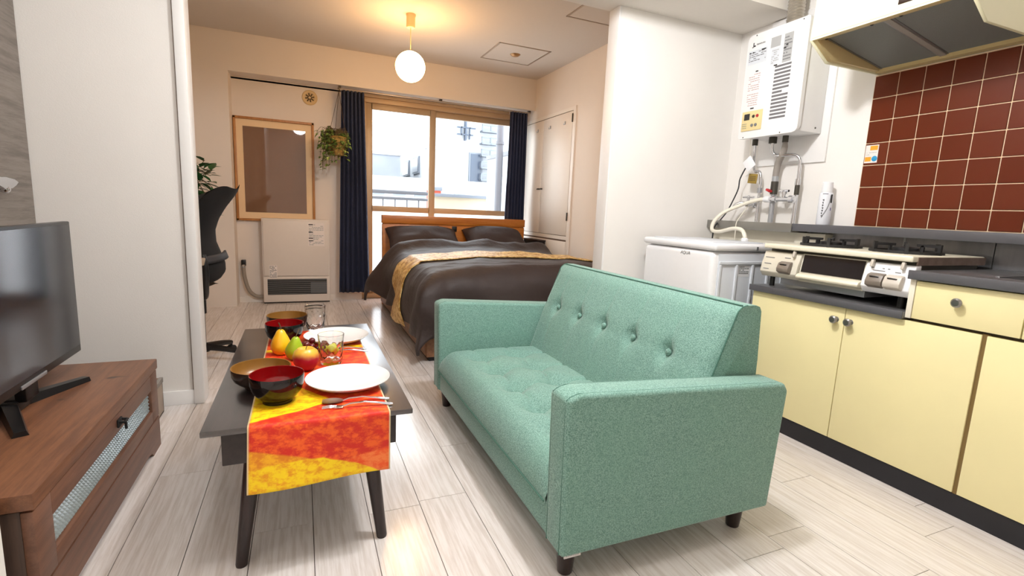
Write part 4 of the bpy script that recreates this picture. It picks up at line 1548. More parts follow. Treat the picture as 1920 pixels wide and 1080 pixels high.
def tumbler(label, c, r, h):
    def wob(a, z):
        k = smoothstep(0.012, 0.02, z) * (1 - smoothstep(h * 0.62, h * 0.72, z))
        return 1 + 0.05 * k * (abs(math.sin(5 * a + z * 90)) - 0.5 + abs(math.sin(5 * a - z * 90)) - 0.5)
    q = MB()
    prof = [(0, 0)] + [(r * (0.80 + 0.20 * k / 16) if k else r * 0.78, h * k / 16) for k in range(17)]
    q.lathe(prof + [(r * 0.975, h + 0.0006)], c, 60, 'Z', lambda a, z: wob(a, z - 0) if 0.0 < z < h * 0.8 else 1)
    q.lathe([(r * 0.975, h + 0.0006), (r * 0.95, h), (r * 0.90, h * 0.6), (r * 0.80, h * 0.22), (r * 0.74, h * 0.13), (r * 0.4, h * 0.115), (0, h * 0.11)], c, 60)
    bmesh.ops.remove_doubles(q.bm, verts=q.bm.verts, dist=0.00005)
    o = q.build('glass', M['glass'], None, angle=50)
    tag(o, label, 'glass', 'cut glass tumblers')


tumbler('cut glass tumbler behind the near white plate', (0.089, 1.850, CZ), 0.0455, 0.108)
tumbler('cut glass tumbler behind the far white plate', (0.048, 2.385, TZT + 0.0005), 0.0455, 0.112)


def pear(label, c, m, s, tilt, az, stem):
    rot = Matrix.Rotation(az, 4, 'Z') @ Matrix.Rotation(tilt, 4, 'X')
    root = thing('pear', label, 'pear', c, 'pears on the runner')
    q = MB()
    q.lathe([(0, 0.002), (0.016, 0), (0.030, 0.010), (0.038, 0.028), (0.037, 0.045), (0.029, 0.066), (0.020, 0.083), (0.015, 0.094), (0.009, 0.100), (0, 0.099)], (0, 0, 0), 28)
    q.bm.transform(Matrix.Translation(Vector(c)) @ rot @ Matrix.Scale(s, 4))
    q.build('body', m, root)
    q = MB()
    q.tube([(0, 0, 0.096), (0.001, 0, 0.108), stem], [0.0018, 0.0016, 0.0024], 8)
    q.bm.transform(Matrix.Translation(Vector(c)) @ rot @ Matrix.Scale(s, 4))
    q.build('stem', M['stem'], root)


pear('yellow pear with upright stem on the runner', (-0.082, 2.005, CZ), M['pear_yellow'], 0.96, R(0), 0.0, (-0.006, 0, 0.128))
pear('green pear leaning between the yellow pear and the apple', (-0.038, 1.925, CZ + 0.003), M['pear_green'], 0.84, R(8), R(60), (0.022, 0.002, 0.132))
ap_ = thing('apple', 'red and yellow apple in front of the green pear', 'apple', (0.004, 1.790, CZ))
MB().lathe([(0, 0.008), (0.008, 0.003), (0.018, 0.0), (0.030, 0.010), (0.041, 0.030), (0.0435, 0.050), (0.038, 0.068), (0.026, 0.078), (0.012, 0.076), (0.004, 0.068), (0, 0.066)], (0.004, 1.790, CZ), 32).build('body', M['apple'], ap_)
MB().tube([(0.004, 1.790, CZ + 0.066), (0.005, 1.790, CZ + 0.078), (0.009, 1.791, CZ + 0.086)], 0.0014, 6).build('stem', M['stem'], ap_)
li = thing('lime', 'yellow green lime behind the near tumbler', 'lime', (0.098, 1.945, CZ + 0.02))
MB().lathe([(0, -0.034), (0.006, -0.030), (0.015, -0.022), (0.022, -0.008), (0.023, 0.004), (0.019, 0.018), (0.009, 0.029), (0.005, 0.033), (0, 0.034)], (0.098, 1.945, CZ + 0.023), 24, 'X').build('body', M['lime'], li)
gr = thing('grape_bunch', 'small bunch of dark red grapes between apple and glass', 'grapes', (0.04, 2.0, CZ))
rnd = random.Random(5)
gp = []
for k in range(15):
    for _ in range(60):
        p = Vector((0.040 + rnd.uniform(-0.042, 0.038), 1.985 + rnd.uniform(-0.045, 0.045), CZ + 0.0125 + rnd.choice((0, 0, 0.019, 0.03))))
        if all((p - q_).length > 0.021 for q_ in gp):
            gp.append(p)
            break
for p in gp:
    MB().sphere(p, 0.0125, 14, 10).build('grape', M['grape'], gr)
MB().tube([(0.03, 2.03, CZ + 0.03), (0.04, 1.99, CZ + 0.042), (0.05, 1.96, CZ + 0.045)], 0.0018, 6).build('stem', M['stem'], gr)


def spoon(label, p0, p1, fork=False):
    p0, p1 = Vector(p0), Vector(p1)
    d = (p1 - p0)
    L = d.length
    d.normalize()
    s = Vector((-d.y, d.x, 0))
    up = Vector((0, 0, 1))

    def P(t_, w_, z):
        return p0 + d * (t_ * L) + s * w_ + up * z
    q = MB()
    st = [(0.30, 0.0035, 0.003), (0.40, 0.0032, 0.010), (0.6, 0.0036, 0.0125), (0.8, 0.0052, 0.007), (0.95, 0.0072, 0.0015), (1.0, 0.004, 0.001)]
    rows = []
    for t_, w_, z in st:
        rows.append([q.bm.verts.new(P(t_, a, z + b)) for a, b in ((-w_, 0), (w_, 0), (w_ * 0.8, 0.0022), (-w_ * 0.8, 0.0022))])
    for a, b in zip(rows, rows[1:]):
        for k in range(4):
            q.bm.faces.new((a[k], a[(k + 1) % 4], b[(k + 1) % 4], b[k]))
    q.bm.faces.new(rows[0])
    q.bm.faces.new(rows[-1])
    if not fork:
        def bw(side):
            def g_(u, v):
                t_ = 0.02 + 0.30 * u
                w_ = 0.0205 * max(0, 1 - ((u - 0.46) / 0.56) ** 2) ** 0.5
                a = v * 2 - 1
                return P(t_, a * w_, 0.0055 - 0.0055 * (1 - a * a) * math.sin(PI * min(1, max(0, u))) + side * 0.0008)
            return g_
        q.grid(bw(1), 14, 8)
        q.grid(bw(-1), 14, 8)
        bmesh.ops.remove_doubles(q.bm, verts=q.bm.verts, dist=0.0003)
    else:
        q.boxc(P(0.255, 0, 0.003), (0.10 * L, 0.020, 0.0018), Matrix.Rotation(math.atan2(d.y, d.x), 3, 'Z'), 0.0006)
        for k in range(4):
            w_ = -0.0085 + k * 0.00567
            q.tube([P(0.215, w_, 0.003), P(0.12, w_, 0.0045), P(0.02, w_ * 0.95, 0.0025)], [0.0016, 0.0015, 0.0009], 6)
    o = q.build('fork' if fork else 'spoon', M['chrome'], None, angle=60)
    tag(o, label, 'fork' if fork else 'spoon', None)


spoon('silver spoon beside the near plate', (0.040, 1.466, CZ), (0.232, 1.445, CZ))
spoon('silver fork nearest the table end', (0.038, 1.424, CZ), (0.236, 1.402, CZ), True)
spoon('silver spoon just in front of the far white plate', (0.045, 2.012, CZ), (0.232, 1.998, CZ))
spoon('silver fork in front of the spoon by the far plate', (0.042, 1.976, CZ), (0.235, 1.960, CZ), True)

# tv stand
ts = thing('tv_stand', 'brown pine tv stand with patterned glass drop-front drawer', 'tv stand', (-0.79, 1.79, 0))
sx0, sx1, sy0, sy1 = -1.02, -0.542, 1.285, 2.285
sz = 0.358
tpb = box('top_board', M['tv_wood'], sx0, sx1, sy0, sy1, sz - 0.038, sz, ts, 0.002)
q = MB()
for y in (1.42, 1.5, 1.62, 1.7, 1.9):
    pass
q.box(sx0, sx1 - 0.026, sy0 + 0.004, sy0 + 0.030, 0.0, sz - 0.040, 0.002)
q.build('side_panel', M['tv_wood_dark'], ts)
q = MB().box(sx0, sx1 - 0.026, sy1 - 0.030, sy1 - 0.004, 0.0, sz - 0.040, 0.002)
q.build('side_panel', M['tv_wood_dark'], ts)
box('back_board', M['tv_wood_dark'], sx0, sx0 + 0.012, sy0 + 0.03, sy1 - 0.03, 0.02, sz - 0.04, ts)
# drop front with glazed slot
fx0, fx1 = sx1 - 0.026, sx1 - 0.004
fz0, fz1 = 0.128, sz - 0.044
gy0, gy1, gz0, gz1 = 1.372, 2.196, 0.172, 0.256
q = MB()
q.box(fx0, fx1, sy0 + 0.004, gy0, fz0, fz1, 0.0015)
q.box(fx0, fx1, gy1, sy1 - 0.004, fz0, fz1, 0.0015)
q.box(fx0, fx1, gy0, gy1, gz1, fz1, 0.0015)
q.box(fx0, fx1, gy0, gy1, fz0, gz0, 0.0015)
dfr = q.build('drop_front', M['tv_wood_front'], ts)
# pressed glass: rows of small pyramids as one sheet
q = MB()
nn_y, nn_z = 62, 6
for i in range(nn_y):
    for j in range(nn_z):
        a0, a1 = gy0 + (gy1 - gy0) * i / nn_y, gy0 + (gy1 - gy0) * (i + 1) / nn_y
        b0, b1 = gz0 + (gz1 - gz0) * j / nn_z, gz0 + (gz1 - gz0) * (j + 1) / nn_z
        xx = fx0 + 0.008
        vs_ = [q.bm.verts.new((xx, a0, b0)), q.bm.verts.new((xx, a1, b0)), q.bm.verts.new((xx, a1, b1)), q.bm.verts.new((xx, a0, b1))]
        c_ = q.bm.verts.new((xx + 0.007, (a0 + a1) / 2, (b0 + b1) / 2))
        for k in range(4):
            q.bm.faces.new((vs_[k], vs_[(k + 1) % 4], c_))
gpan = q.build('glass_panel', M['pattern_glass'], dfr, smooth=False)
gpan['kind'] = 'stuff'
gpan['label'] = 'patterned glass strip'
q = MB()
q.boxc((fx1 + 0.003, 1.832, 0.286), (0.006, 0.036, 0.026), None, 0.002)
q.tube([(fx1 + 0.004, 1.845, 0.292), (fx1 + 0.02, 1.845, 0.289), (fx1 + 0.021, 1.820, 0.289), (fx1 + 0.004, 1.820, 0.292)], 0.0045, 8, smooth=False)
q.tube([(fx1 + 0.018, 1.832, 0.292), (fx1 + 0.019, 1.832, 0.262)], 0.004, 8)
q.build('drawer_pull', M['black_matte'], dfr)
# plinth with a scalloped lower edge and feet
q = MB()
pl_ = [(sy0 + 0.004, 0.0), (sy0 + 0.11, 0.0), (sy0 + 0.13, 0.018), (sy0 + 0.16, 0.026), (sy1 - 0.16, 0.026), (sy1 - 0.13, 0.018), (sy1 - 0.11, 0.0), (sy1 - 0.004, 0.0), (sy1 - 0.004, 0.122), (sy0 + 0.004, 0.122)]
q.prism(pl_, 'X', fx0, fx1, 0.0)
q.build('plinth', M['tv_wood_front'], ts)

# tv
tv = thing('television', 'black flat television on the brown pine stand', 'television', (-0.74, 1.80, sz))
vx = -0.735
q = MB()
vy0, vy1, vz0, vz1 = 1.437, 2.166, 0.440, 0.898
q.box(vx - 0.022, vx, vy0, vy1, vz0, vz1, 0.004)
q.build('cabinet', M['black_plastic'], tv)
box('screen', M['screen'], vx - 0.002, vx + 0.0012, vy0 + 0.012, vy1 - 0.012, vz0 + 0.026, vz1 - 0.010, tv)
box('rear_housing', M['black_matte'], vx - 0.065, vx - 0.02, vy0 + 0.10, vy1 - 0.10, vz0 + 0.03, vz1 - 0.12, tv, 0.015)
box('badge', M['silver'], vx, vx + 0.004, 1.745, 1.895, vz0 + 0.002, vz0 + 0.013, tv, 0.001)
q = MB()
cz_ = sz + 0.0005
for yy, xx in ((2.065, -0.695), (1.612, -0.690)):
    yc = 1.838 + (0.015 if yy > 1.838 else -0.015)
    d0 = Vector((-0.800, yc, cz_))
    d1 = Vector((xx, yy, cz_))
    dd = (d1 - d0)
    nrm = Vector((-dd.y, dd.x, 0)).normalized()
    w0, w1, h0, h1 = 0.024, 0.017, 0.030, 0.014
    vv_ = []
    for pc, w_, h_ in ((d0, w0, h0), (d1, w1, h1)):
        vv_.append([q.bm.verts.new(pc + nrm * w_), q.bm.verts.new(pc - nrm * w_), q.bm.verts.new(pc - nrm * w_ * 0.7 + Vector((0, 0, h_))), q.bm.verts.new(pc + nrm * w_ * 0.7 + Vector((0, 0, h_)))])
    for k in range(4):
        q.bm.faces.new((vv_[0][k], vv_[0][(k + 1) % 4], vv_[1][(k + 1) % 4], vv_[1][k]))
    q.bm.faces.new(vv_[0])
    q.bm.faces.new(vv_[1])
q.box(-0.825, -0.765, 1.79, 1.886, cz_, cz_ + 0.034, 0.006)
q.box(vx - 0.040, vx - 0.012, 1.80, 1.876, cz_ + 0.03, vz0 + 0.03, 0.004)
q.box(-0.80, vx - 0.012, 1.80, 1.876, cz_ + 0.028, cz_ + 0.04, 0.004)
q.build('stand_base', M['black_plastic'], tv)
# small grey box behind the stand
gb = thing('storage_box', 'small grey open box on the floor behind the tv stand', 'box', (-0.70, 2.53, 0))
q = MB()
bx0, bx1, by0, by1, bz = -0.80, -0.612, 2.40, 2.645, 0.165
q.box(bx0, bx1, by0, by0 + 0.008, 0, bz, 0.001)
q.box(bx0, bx1, by1 - 0.008, by1, 0, bz, 0.001)
q.box(bx0, bx0 + 0.008, by0, by1, 0, bz, 0.001)
q.box(bx1 - 0.008, bx1, by0, by1, 0, bz, 0.001)
q.box(bx0, bx1, by0, by1, 0, 0.008, 0.001)
q.build('body', M['tv_wood_dark'] if False else M['chair_beige'], gb)
box('rim', M['insulation'], bx1 - 0.012, bx1 + 0.003, by0 - 0.003, by1 + 0.003, bz - 0.022, bz + 0.001, gb, 0.001)

# ================================================================== KITCHEN
U, V = (0, -1, 0), (0, 0, 1)
ku = thing('kitchen_unit', 'cream laminate base cabinets with chrome knobs and black plinth', 'cabinet', (2.38, 0.6, 0))
KF = 2.10
KN = -0.55


def knob(parent, y, z, r_=0.0165):
    MB().lathe([(0, -0.030), (r_ * 0.7, -0.029), (r_, -0.024), (r_, -0.019), (r_ * 0.75, -0.014), (0.007, -0.010), (0.007, -0.002), (0.012, 0.0), (0, 0)], (KF, y, z), 20, 'X').build('knob', M['knob_chrome'], parent)


box('carcass', M['carcass_shade'], KF + 0.018, 2.63, KN, 1.795, 0.08, 0.660, ku)
box('carcass', M['carcass_shade'], KF + 0.018, 2.63, KN, 1.086, 0.660, 0.814, ku)
box('toe_kick', M['toe'], KF + 0.004, 2.60, KN, 1.795, 0.0, 0.080, ku)
box('end_panel', M['cream_edge'], KF - 0.004, 2.63, 1.0875, 1.106, 0.667, 0.8145, ku, 0.001)
box('gap_strip', M['gap_brown'], KF + 0.006, KF + 0.018, 0.855, 0.872, 0.08, 0.66, ku)
for (y0, y1, ky) in ((1.3285, 1.795, 1.362), (0.871, 1.3255, 1.302), (0.404, 0.857, 0.435), (-0.06, 0.401, -0.03), (-0.54, -0.063, -0.1)):
    d = box('door', M['cream'], KF, KF + 0.018, y0, y1, 0.083, 0.656, ku, 0.0015)
    knob(d, ky, 0.602)
for (y0, y1) in ((0.776, 1.085), (0.462, 0.772), (0.148, 0.458), (-0.54, 0.144)):
    d = box('drawer', M['cream'], KF - 0.003, KF + 0.018, y0, y1, 0.668, 0.809, ku, 0.0015)
    knob(d, (y0 + y1) / 2 + 0.017, 0.752)
# low stove shelf
lw = thing('stove_worktop', 'low dark steel worktop carrying the gas stove', 'worktop', (2.35, 1.45, 0.661))
box('slab', M['steel'], KF - 0.014, 2.64, 1.107, 1.806, 0.661, 0.687, lw, 0.003)
box('edge_band', M['dark_steel'], KF - 0.020, KF - 0.013, 1.107, 1.808, 0.659, 0.6885, lw, 0.002)
# sink worktop with basin
sw = thing('sink_worktop', 'raised stainless steel worktop with sunken sink basin', 'worktop', (2.38, 0.3, 0.815))
q = MB()
bx0, bx1, by0, by1 = 2.22, 2.54, 0.10, 0.90
q.box(KF - 0.016, bx0, KN, 1.107, 0.816, 0.846, 0.003)
q.box(bx1, 2.654, KN, 1.107, 0.816, 0.846, 0.003)
q.box(bx0 - 0.004, bx1 + 0.004, by1, 1.107, 0.816, 0.846, 0.003)
q.box(bx0 - 0.004, bx1 + 0.004, KN, by0, 0.816, 0.846, 0.003)
q.build('top', M['steel'], sw)
box('edge_band', M['dark_steel'], KF - 0.022, KF - 0.015, KN, 1.109, 0.814, 0.8475, sw, 0.002)
q = MB()
q.box(bx0 - 0.004, bx0, by0, by1, 0.815, 0.844)
q.box(bx1, bx1 + 0.004, by0, by1, 0.815, 0.844)
q.box(bx0 - 0.004, bx1 + 0.004, by0, by1, 0.8145, 0.818)
q.box(bx0 - 0.01, bx1 + 0.01, by1, by1 + 0.012, 0.845, 0.8495, 0.001)
q.build('basin', M['steel'], sw)
# backsplash and ledge
bs = thing('backsplash', 'stainless steel backsplash sheet behind stove and sink', 'backsplash', (2.655, 0.6, 0.69))
box('sheet', M['steel'], 2.648, WX - 0.011, 1.112, 1.80, 0.689, 0.955, bs)
box('sheet', M['steel'], 2.648, WX - 0.011, KN, 1.108, 0.847, 0.955, bs)
for y in (0.93, 1.45):
    box('seam_strip', M['silver'], 2.645, 2.648, y - 0.004, y + 0.004, 0.86 if y < 1.1 else 0.70, 0.955, bs)
lg = thing('wall_ledge', 'narrow steel ledge along the wall beneath tiles and pipes', 'ledge', (2.6, 1.0, 0.955))
box('steel_ledge', M['dark_steel'], 2.535, WX - 0.001, KN, 1.965, 0.957, 0.998, lg, 0.002)
box('bare_ledge', M['ledge_light'], 2.530, WX - 0.001, 1.965, 2.598, 0.948, 0.998, lg, 0.002)
box('ledge_support', M['cream_edge'], 2.60, WX - 0.001, 1.81, 2.598, 0.60, 0.948, lg)

# stove
st = thing('gas_stove', 'cream two-burner gas stove with black glass grill window', 'stove', (2.35, 1.44, 0.687))
y0, y1 = 1.116, 1.772
box('body', M['valve_dark'], 2.15, 2.58, y0 + 0.01, y1 - 0.01, 0.735, 0.874, st, 0.004)  # dark colour stands for the shade in the gap under the top plate
q = MB()
q.box(2.108, 2.60, y0, y1, 0.874, 0.897, 0.006, 3)
q.build('top_plate', M['enamel'], st)
box('side_trim', M['rust'], 2.14, 2.60, y0 - 0.003, y0 + 0.003, 0.862, 0.893, st)
# control pods and grill door
pod = [(2.165, 0.735), (2.124, 0.737), (2.104, 0.762), (2.114, 0.800), (2.130, 0.858), (2.165, 0.862)]


def podm(ya, yb, nm):
    return MB().prism(pod, 'Y', ya, yb, 0.004, 2).build('control_panel', M[nm], st)


pl = podm(1.583, y1 + 0.006, 'beige_plastic')
pr_ = podm(y0 - 0.004, 1.290, 'white_plastic')
q = MB()
q.prism([(2.150, 0.735), (2.130, 0.735), (2.126, 0.775), (2.142, 0.862), (2.16, 0.862)], 'Y', 1.292, 1.581)
gd = q.build('grill_door', M['beige_plastic'], st)
q = MB().prism([(2.1245, 0.780), (2.1385, 0.858), (2.146, 0.858), (2.132, 0.780)], 'Y', 1.300, 1.573)
q.build('window', M['black_glass'], gd)
q = MB().prism([(2.128, 0.746), (2.100, 0.750), (2.096, 0.760), (2.104, 0.770), (2.126, 0.777)], 'Y', 1.296, 1.577, 0.003, 2)
q.build('handle', M['enamel'], gd)


def key(par, yc, m, wd=0.062):
    q = MB()
    q.prism([(2.112, 0.757), (2.084, 0.770), (2.082, 0.786), (2.094, 0.812), (2.116, 0.820)], 'Y', yc - wd / 2, yc + wd / 2, 0.004, 2)
    k = q.build('ignition_key', M[m], par)
    MB().boxc((2.0895, yc, 0.805), (0.006, wd * 0.55, 0.005), Matrix.Rotation(R(24), 3, 'Y'), 0.001).build('key_mark', M['black_plastic'], k)
    return k


key(pl, 1.640, 'brown_key')
key(pr_, 1.232, 'brown_key')
key(pr_, 1.166, 'pale_key')


def lever(par, yc):
    q = MB()
    q.boxc((2.118, yc, 0.856), (0.014, 0.012, 0.030), Matrix.Rotation(R(14), 3, 'Y'), 0.003)
    q.build('flame_lever', M['pale_key'], par)


for par, yc in ((pl, 1.610), (pr_, 1.262), (pr_, 1.150)):
    lever(par, yc)
q = MB()
for (yy, zz, ww) in ((1.765, 0.83, 0.05), (1.762, 0.80, 0.038), (1.66, 0.835, 0.03), (1.760, 0.775, 0.03)):
    xx = 2.114 + (zz - 0.80) / 0.058 * 0.016 if zz > 0.80 else 2.104 + (zz - 0.762) / 0.038 * 0.010
    q.boxc((xx - 0.0006, yy - ww / 2, zz), (0.002, ww, 0.0035), Matrix.Rotation(R(15), 3, 'Y'))
q.build('panel_print', M['grey_line'], pl)
q = MB()
for (yy, zz, ww) in ((1.268, 0.838, 0.01), (1.225, 0.838, 0.008), (1.205, 0.838, 0.008), (1.258, 0.828, 0.045), (1.176, 0.828, 0.020)):
    xx = 2.114 + (zz - 0.80) / 0.058 * 0.016
    q.boxc((xx - 0.0006, yy - ww / 2, zz), (0.002, ww, 0.003), Matrix.Rotation(R(15), 3, 'Y'))
q.build('panel_print', M['grey_line'], pr_)
for y in (y0 + 0.05, y1 - 0.02):
    for x in (2.17, 2.54):
        MB().cyl((x, y, 0.6875), (x, y, 0.737), 0.012).build('foot', M['black_plastic'], st)
box('drip_tray', M['silver'], 2.16, 2.50, 1.30, 1.70, 0.705, 0.735, st, 0.003)
for yc in (1.600, 1.275):
    xc = 2.345
    bu = MB()
    bu.lathe([(0, 0.897), (0.052, 0.897), (0.052, 0.905), (0.045, 0.908), (0.045, 0.918), (0.04, 0.922), (0.02, 0.924), (0, 0.924)], (xc, yc, 0), 28)
    bu.build('burner', M['iron'], st)
    MB().lathe([(0.060, 0.8975), (0.098, 0.8975), (0.100, 0.901), (0.075, 0.903), (0.060, 0.900)], (xc, yc, 0), 32).build('drip_ring', M['silver'], st)
    q = MB()
    q.lathe([(0.108, 0.898), (0.128, 0.898), (0.128, 0.908), (0.108, 0.908), (0.108, 0.898)], (xc, yc, 0), 32)
    for k in range(6):
        a = k * PI / 3 + PI / 6
        d = Vector((math.cos(a), math.sin(a), 0))
        c_ = Vector((xc, yc, 0))
        rot = Matrix.Rotation(a, 3, 'Z')
        q.boxc(c_ + d * 0.083 + Vector((0, 0, 0.931)), (0.080, 0.010, 0.010), rot)
        q.boxc(c_ + d * 0.122 + Vector((0, 0, 0.918)), (0.012, 0.012, 0.042), rot)
        q.boxc(c_ + d * 0.062 + Vector((0, 0, 0.919)), (0.010, 0.010, 0.028), rot)
    q.build('pan_support', M['iron'], st)

# range hood
hd = thing('range_hood', 'cream enamel range hood with grey mesh filters above the tiles', 'range hood', (2.42, 1.4, 1.74))
hy0, hy1 = 1.095, 1.700
side_poly = [(2.150, 1.822), (2.270, 1.742), (2.664, 1.746), (2.664, 2.26), (2.32, 2.26), (2.22, 2.17), (2.164, 2.02)]
for ya, yb in ((hy1 - 0.012, hy1), (hy0, hy0 + 0.012)):
    MB().prism(side_poly, 'Y', ya, yb, 0.002, 1).build('side_panel', M['hood_cream'], hd)
q = MB()
fp = [(2.150, 1.822), (2.164, 2.02), (2.22, 2.17), (2.32, 2.26), (2.664, 2.26), (2.664, 2.248), (2.325, 2.248), (2.23, 2.163), (2.176, 2.017), (2.162, 1.822)]
q.prism(fp, 'Y', hy0 + 0.012, hy1 - 0.012)
q.build('front_shell', M['hood_cream'], hd)
q = MB()
q.prism([(2.152, 1.822), (2.150, 1.832), (2.200, 1.842), (2.205, 1.830), (2.16, 1.820)], 'Y', hy0 + 0.012, hy1 - 0.012)
q.build('front_lip', M['hood_lip'], hd)
q = MB()
q.box(2.622, 2.664, hy0 + 0.012, hy1 - 0.012, 1.748, 1.775)
q.prism([(2.16, 1.822), (2.268, 1.752), (2.62, 1.754), (2.62, 1.775), (2.22, 1.845)], 'Y', hy1 - 0.030, hy1 - 0.012)
q.build('inner_frame', M['hood_lip'], hd)


def filt(ya, yb):
    f = MB()
    f.prism([(2.200, 1.838), (2.625, 1.764), (2.625, 1.774), (2.200, 1.848)], 'Y', ya, yb)
    o = f.build('filter', M['filter'], hd)
    for a, b in ((ya, ya + 0.008), (yb - 0.008, yb)):
        MB().prism([(2.198, 1.836), (2.627, 1.761), (2.627, 1.776), (2.198, 1.850)], 'Y', a, b).build('filter_edge', M['steel'], o)


ym = 1.405
filt(ym + 0.012, hy1 - 0.034)
filt(hy0 + 0.014, ym - 0.012)
MB().prism([(2.198, 1.832), (2.627, 1.757), (2.627, 1.780), (2.198, 1.852)], 'Y', ym - 0.012, ym + 0.012).build('centre_bar', M['insulation'], hd)
q = MB()
for y in (1.655, 1.46, 1.35, 1.15):
    q.sphere((2.200, y, 1.832), 0.008, 10, 6)
q.build('latch', M['black_plastic'], hd)
q = MB()
q.boxc((2.1545, 1.30, 1.880), (0.006, 0.075, 0.05), Matrix.Rotation(R(4), 3, 'Y'), 0.001)
q.build('badge', M['wood_bowl_out'], hd)['label'] = 'dark maroon badge'

# wall board, water heater
wb = thing('wall_board', 'plain cream mounting board behind the water heater', 'board', (2.65, 2.13, 1.75))
box('board', M['white_paint'], WX - 0.012, WX - 0.0005, 1.912, 2.36, 1.342, 2.19, wb, 0.001)
wh = thing('water_heater', 'white wall-mounted gas water heater with slotted cover above the pipes', 'water heater', (2.55, 2.14, 1.49))
HX = 2.450
ya, yb, za, zb = 1.945, 2.338, 1.486, 2.072
box('casing', M['heater_white'], HX + 0.022, WX - 0.013, ya + 0.008, yb - 0.008, za + 0.008, zb - 0.006, wh, 0.006)
q = MB()
poly = []
rr = 0.030
for (cy, cz, a0) in ((yb - rr, zb - rr, 0), (ya + rr * 0.4, zb - rr * 0.4, 90), (ya + rr, za + rr, 180), (yb - rr * 0.4, za + rr * 0.4, 270)):
    r_ = rr if cy in (yb - rr, ya + rr) else rr * 0.4
    for k in range(6):
        a = R(a0 + 18 * k)
        poly.append((cy + r_ * math.cos(a), cz + r_ * math.sin(a)))
q.prism(poly, 'X', HX, HX + 0.024, 0.004, 2)
cov = q.build('front_cover', M['heater_white'], wh)
q = MB()
for k in range(15):
    z = 1.574 + k * 0.0197
    yl = 2.131 - 0.0001 * k
    wd = 0.102 if k != 7 else 0.062
    q.quad((HX - 0.0002, yl + (0.0), z), (0, -wd, 0), (0, 0, 0.0112), 0.0006)
q.build('vent_slots', M['slot'], wh)
LM = [M['washer_side'], M['pale_print'], M['grey_line'], M['dark_print'], M['red_print']]


def heater_label(y, z, wd, ht, base, rows, ink, seed, fill, name, bold=()):
    q = MB()
    q.mi = base
    q.quad((HX, y, z), (0, -wd, 0), (0, 0, ht), 0.0004)
    if rows:
        q.print_lines((HX - 0.0004, y - 0.003, z + ht * 0.06), (0, -wd + 0.006, 0), (0, 0, ht * 0.86), rows, ink, seed, fill)
    q.mi = 3
    for (yy, zz, ww) in bold:
        q.quad((HX - 0.0010, yy, zz), (0, -ww, 0), (0, 0, 0.007), 0.0004)
    q.build(name, LM, wh)


heater_label(2.324, 1.905, 0.128, 0.078, 0, 6, 2, 2, 0.5, 'warning_label', ((2.318, 1.968, 0.012), (2.295, 1.968, 0.010), (2.235, 1.972, 0.03)))
heater_label(2.175, 1.965, 0.063, 0.055, 1, 0, 0, 0, 0, 'grey_label')
heater_label(2.165, 1.872, 0.055, 0.088, 0, 7, 1, 3, 0.6, 'notice_label', ((2.14, 1.862, 0.022),))
heater_label(2.090, 1.868, 0.055, 0.150, 1, 8, 2, 6, 0.5, 'data_label', ((2.088, 1.94, 0.016), (2.075, 1.955, 0.014)))
q = MB()
q.print_lines((HX, 2.305, 1.668), (0, -0.082, 0), (0, 0, 0.185), 15, 4, 8, 0.4)
q.mi = 3
for (yy, zz, ww) in ((2.27, 1.652, 0.025), (2.26, 1.858, 0.018)):
    q.quad((HX - 0.0008, yy, zz), (0, -ww, 0), (0, 0, 0.007), 0.0004)
o = q.build('red_print', LM, wh)
o['kind'] = 'stuff'
text_part('brand_lettering', 'RINNAI', M['dark_print'], wh, 0.013, (HX, 2.272, 2.008), U, V, width=0.055)
q = MB()
q.quad((HX, 2.298, 2.003), (0, -0.006, 0.0), (0, 0, 0.024), 0.0006)
q.quad((HX, 2.291, 2.003), (0, -0.010, 0.0), (0, 0, 0.008), 0.0006)
q.quad((HX, 2.304, 2.000), (0, -0.008, 0.0), (0, 0, 0.005), 0.0006)
q.build('brand_mark', M['dark_print'], wh)
cp_ = box('control_panel', M['panel_yellow'], HX - 0.006, HX + 0.002, 2.178, 2.318, 1.528, 1.640, wh, 0.003)
box('display', M['dark_print'], HX - 0.0075, HX - 0.005, 2.262, 2.300, 1.590, 1.625, cp_)
for (yy, zz, m) in ((2.235, 1.607, 'valve_dark'), (2.208, 1.607, 'red'), (2.240, 1.557, 'grey_line'), (2.214, 1.557, 'grey_line')):
    MB().lathe([(0, -0.010), (0.008, -0.0095), (0.0095, -0.006), (0.0095, -0.004)], (HX, yy, zz), 16, 'X').build('button', M[m], cp_)
q = MB()
q.print_lines((HX - 0.006, 2.312, 1.540), (0, -0.035, 0), (0, 0, 0.035), 3, 0, 4, 0.3)
q.build('panel_print', M['grey_line'], cp_)
q = MB()
for (yy, zz) in ((2.28, 2.064), (1.985, 2.062), (2.30, 1.494), (2.05, 1.494)):
    q.lathe([(0, -0.002), (0.003, -0.0015), (0.004, 0)], (HX, yy, zz), 10, 'X')
q.sphere((2.60, ya + 0.008, 1.52), 0.005, 8, 6)
q.build('screw', M['valve_dark'], wh)
for (yy, xx, r_) in ((2.335 - 0.03, 2.56, 0.016), (2.18, 2.56, 0.022), (2.105, 2.57, 0.016)):
    MB().cyl((xx, yy, za + 0.012), (xx, yy, za - 0.028), r_).build('pipe_fitting', M['valve_dark'], wh)
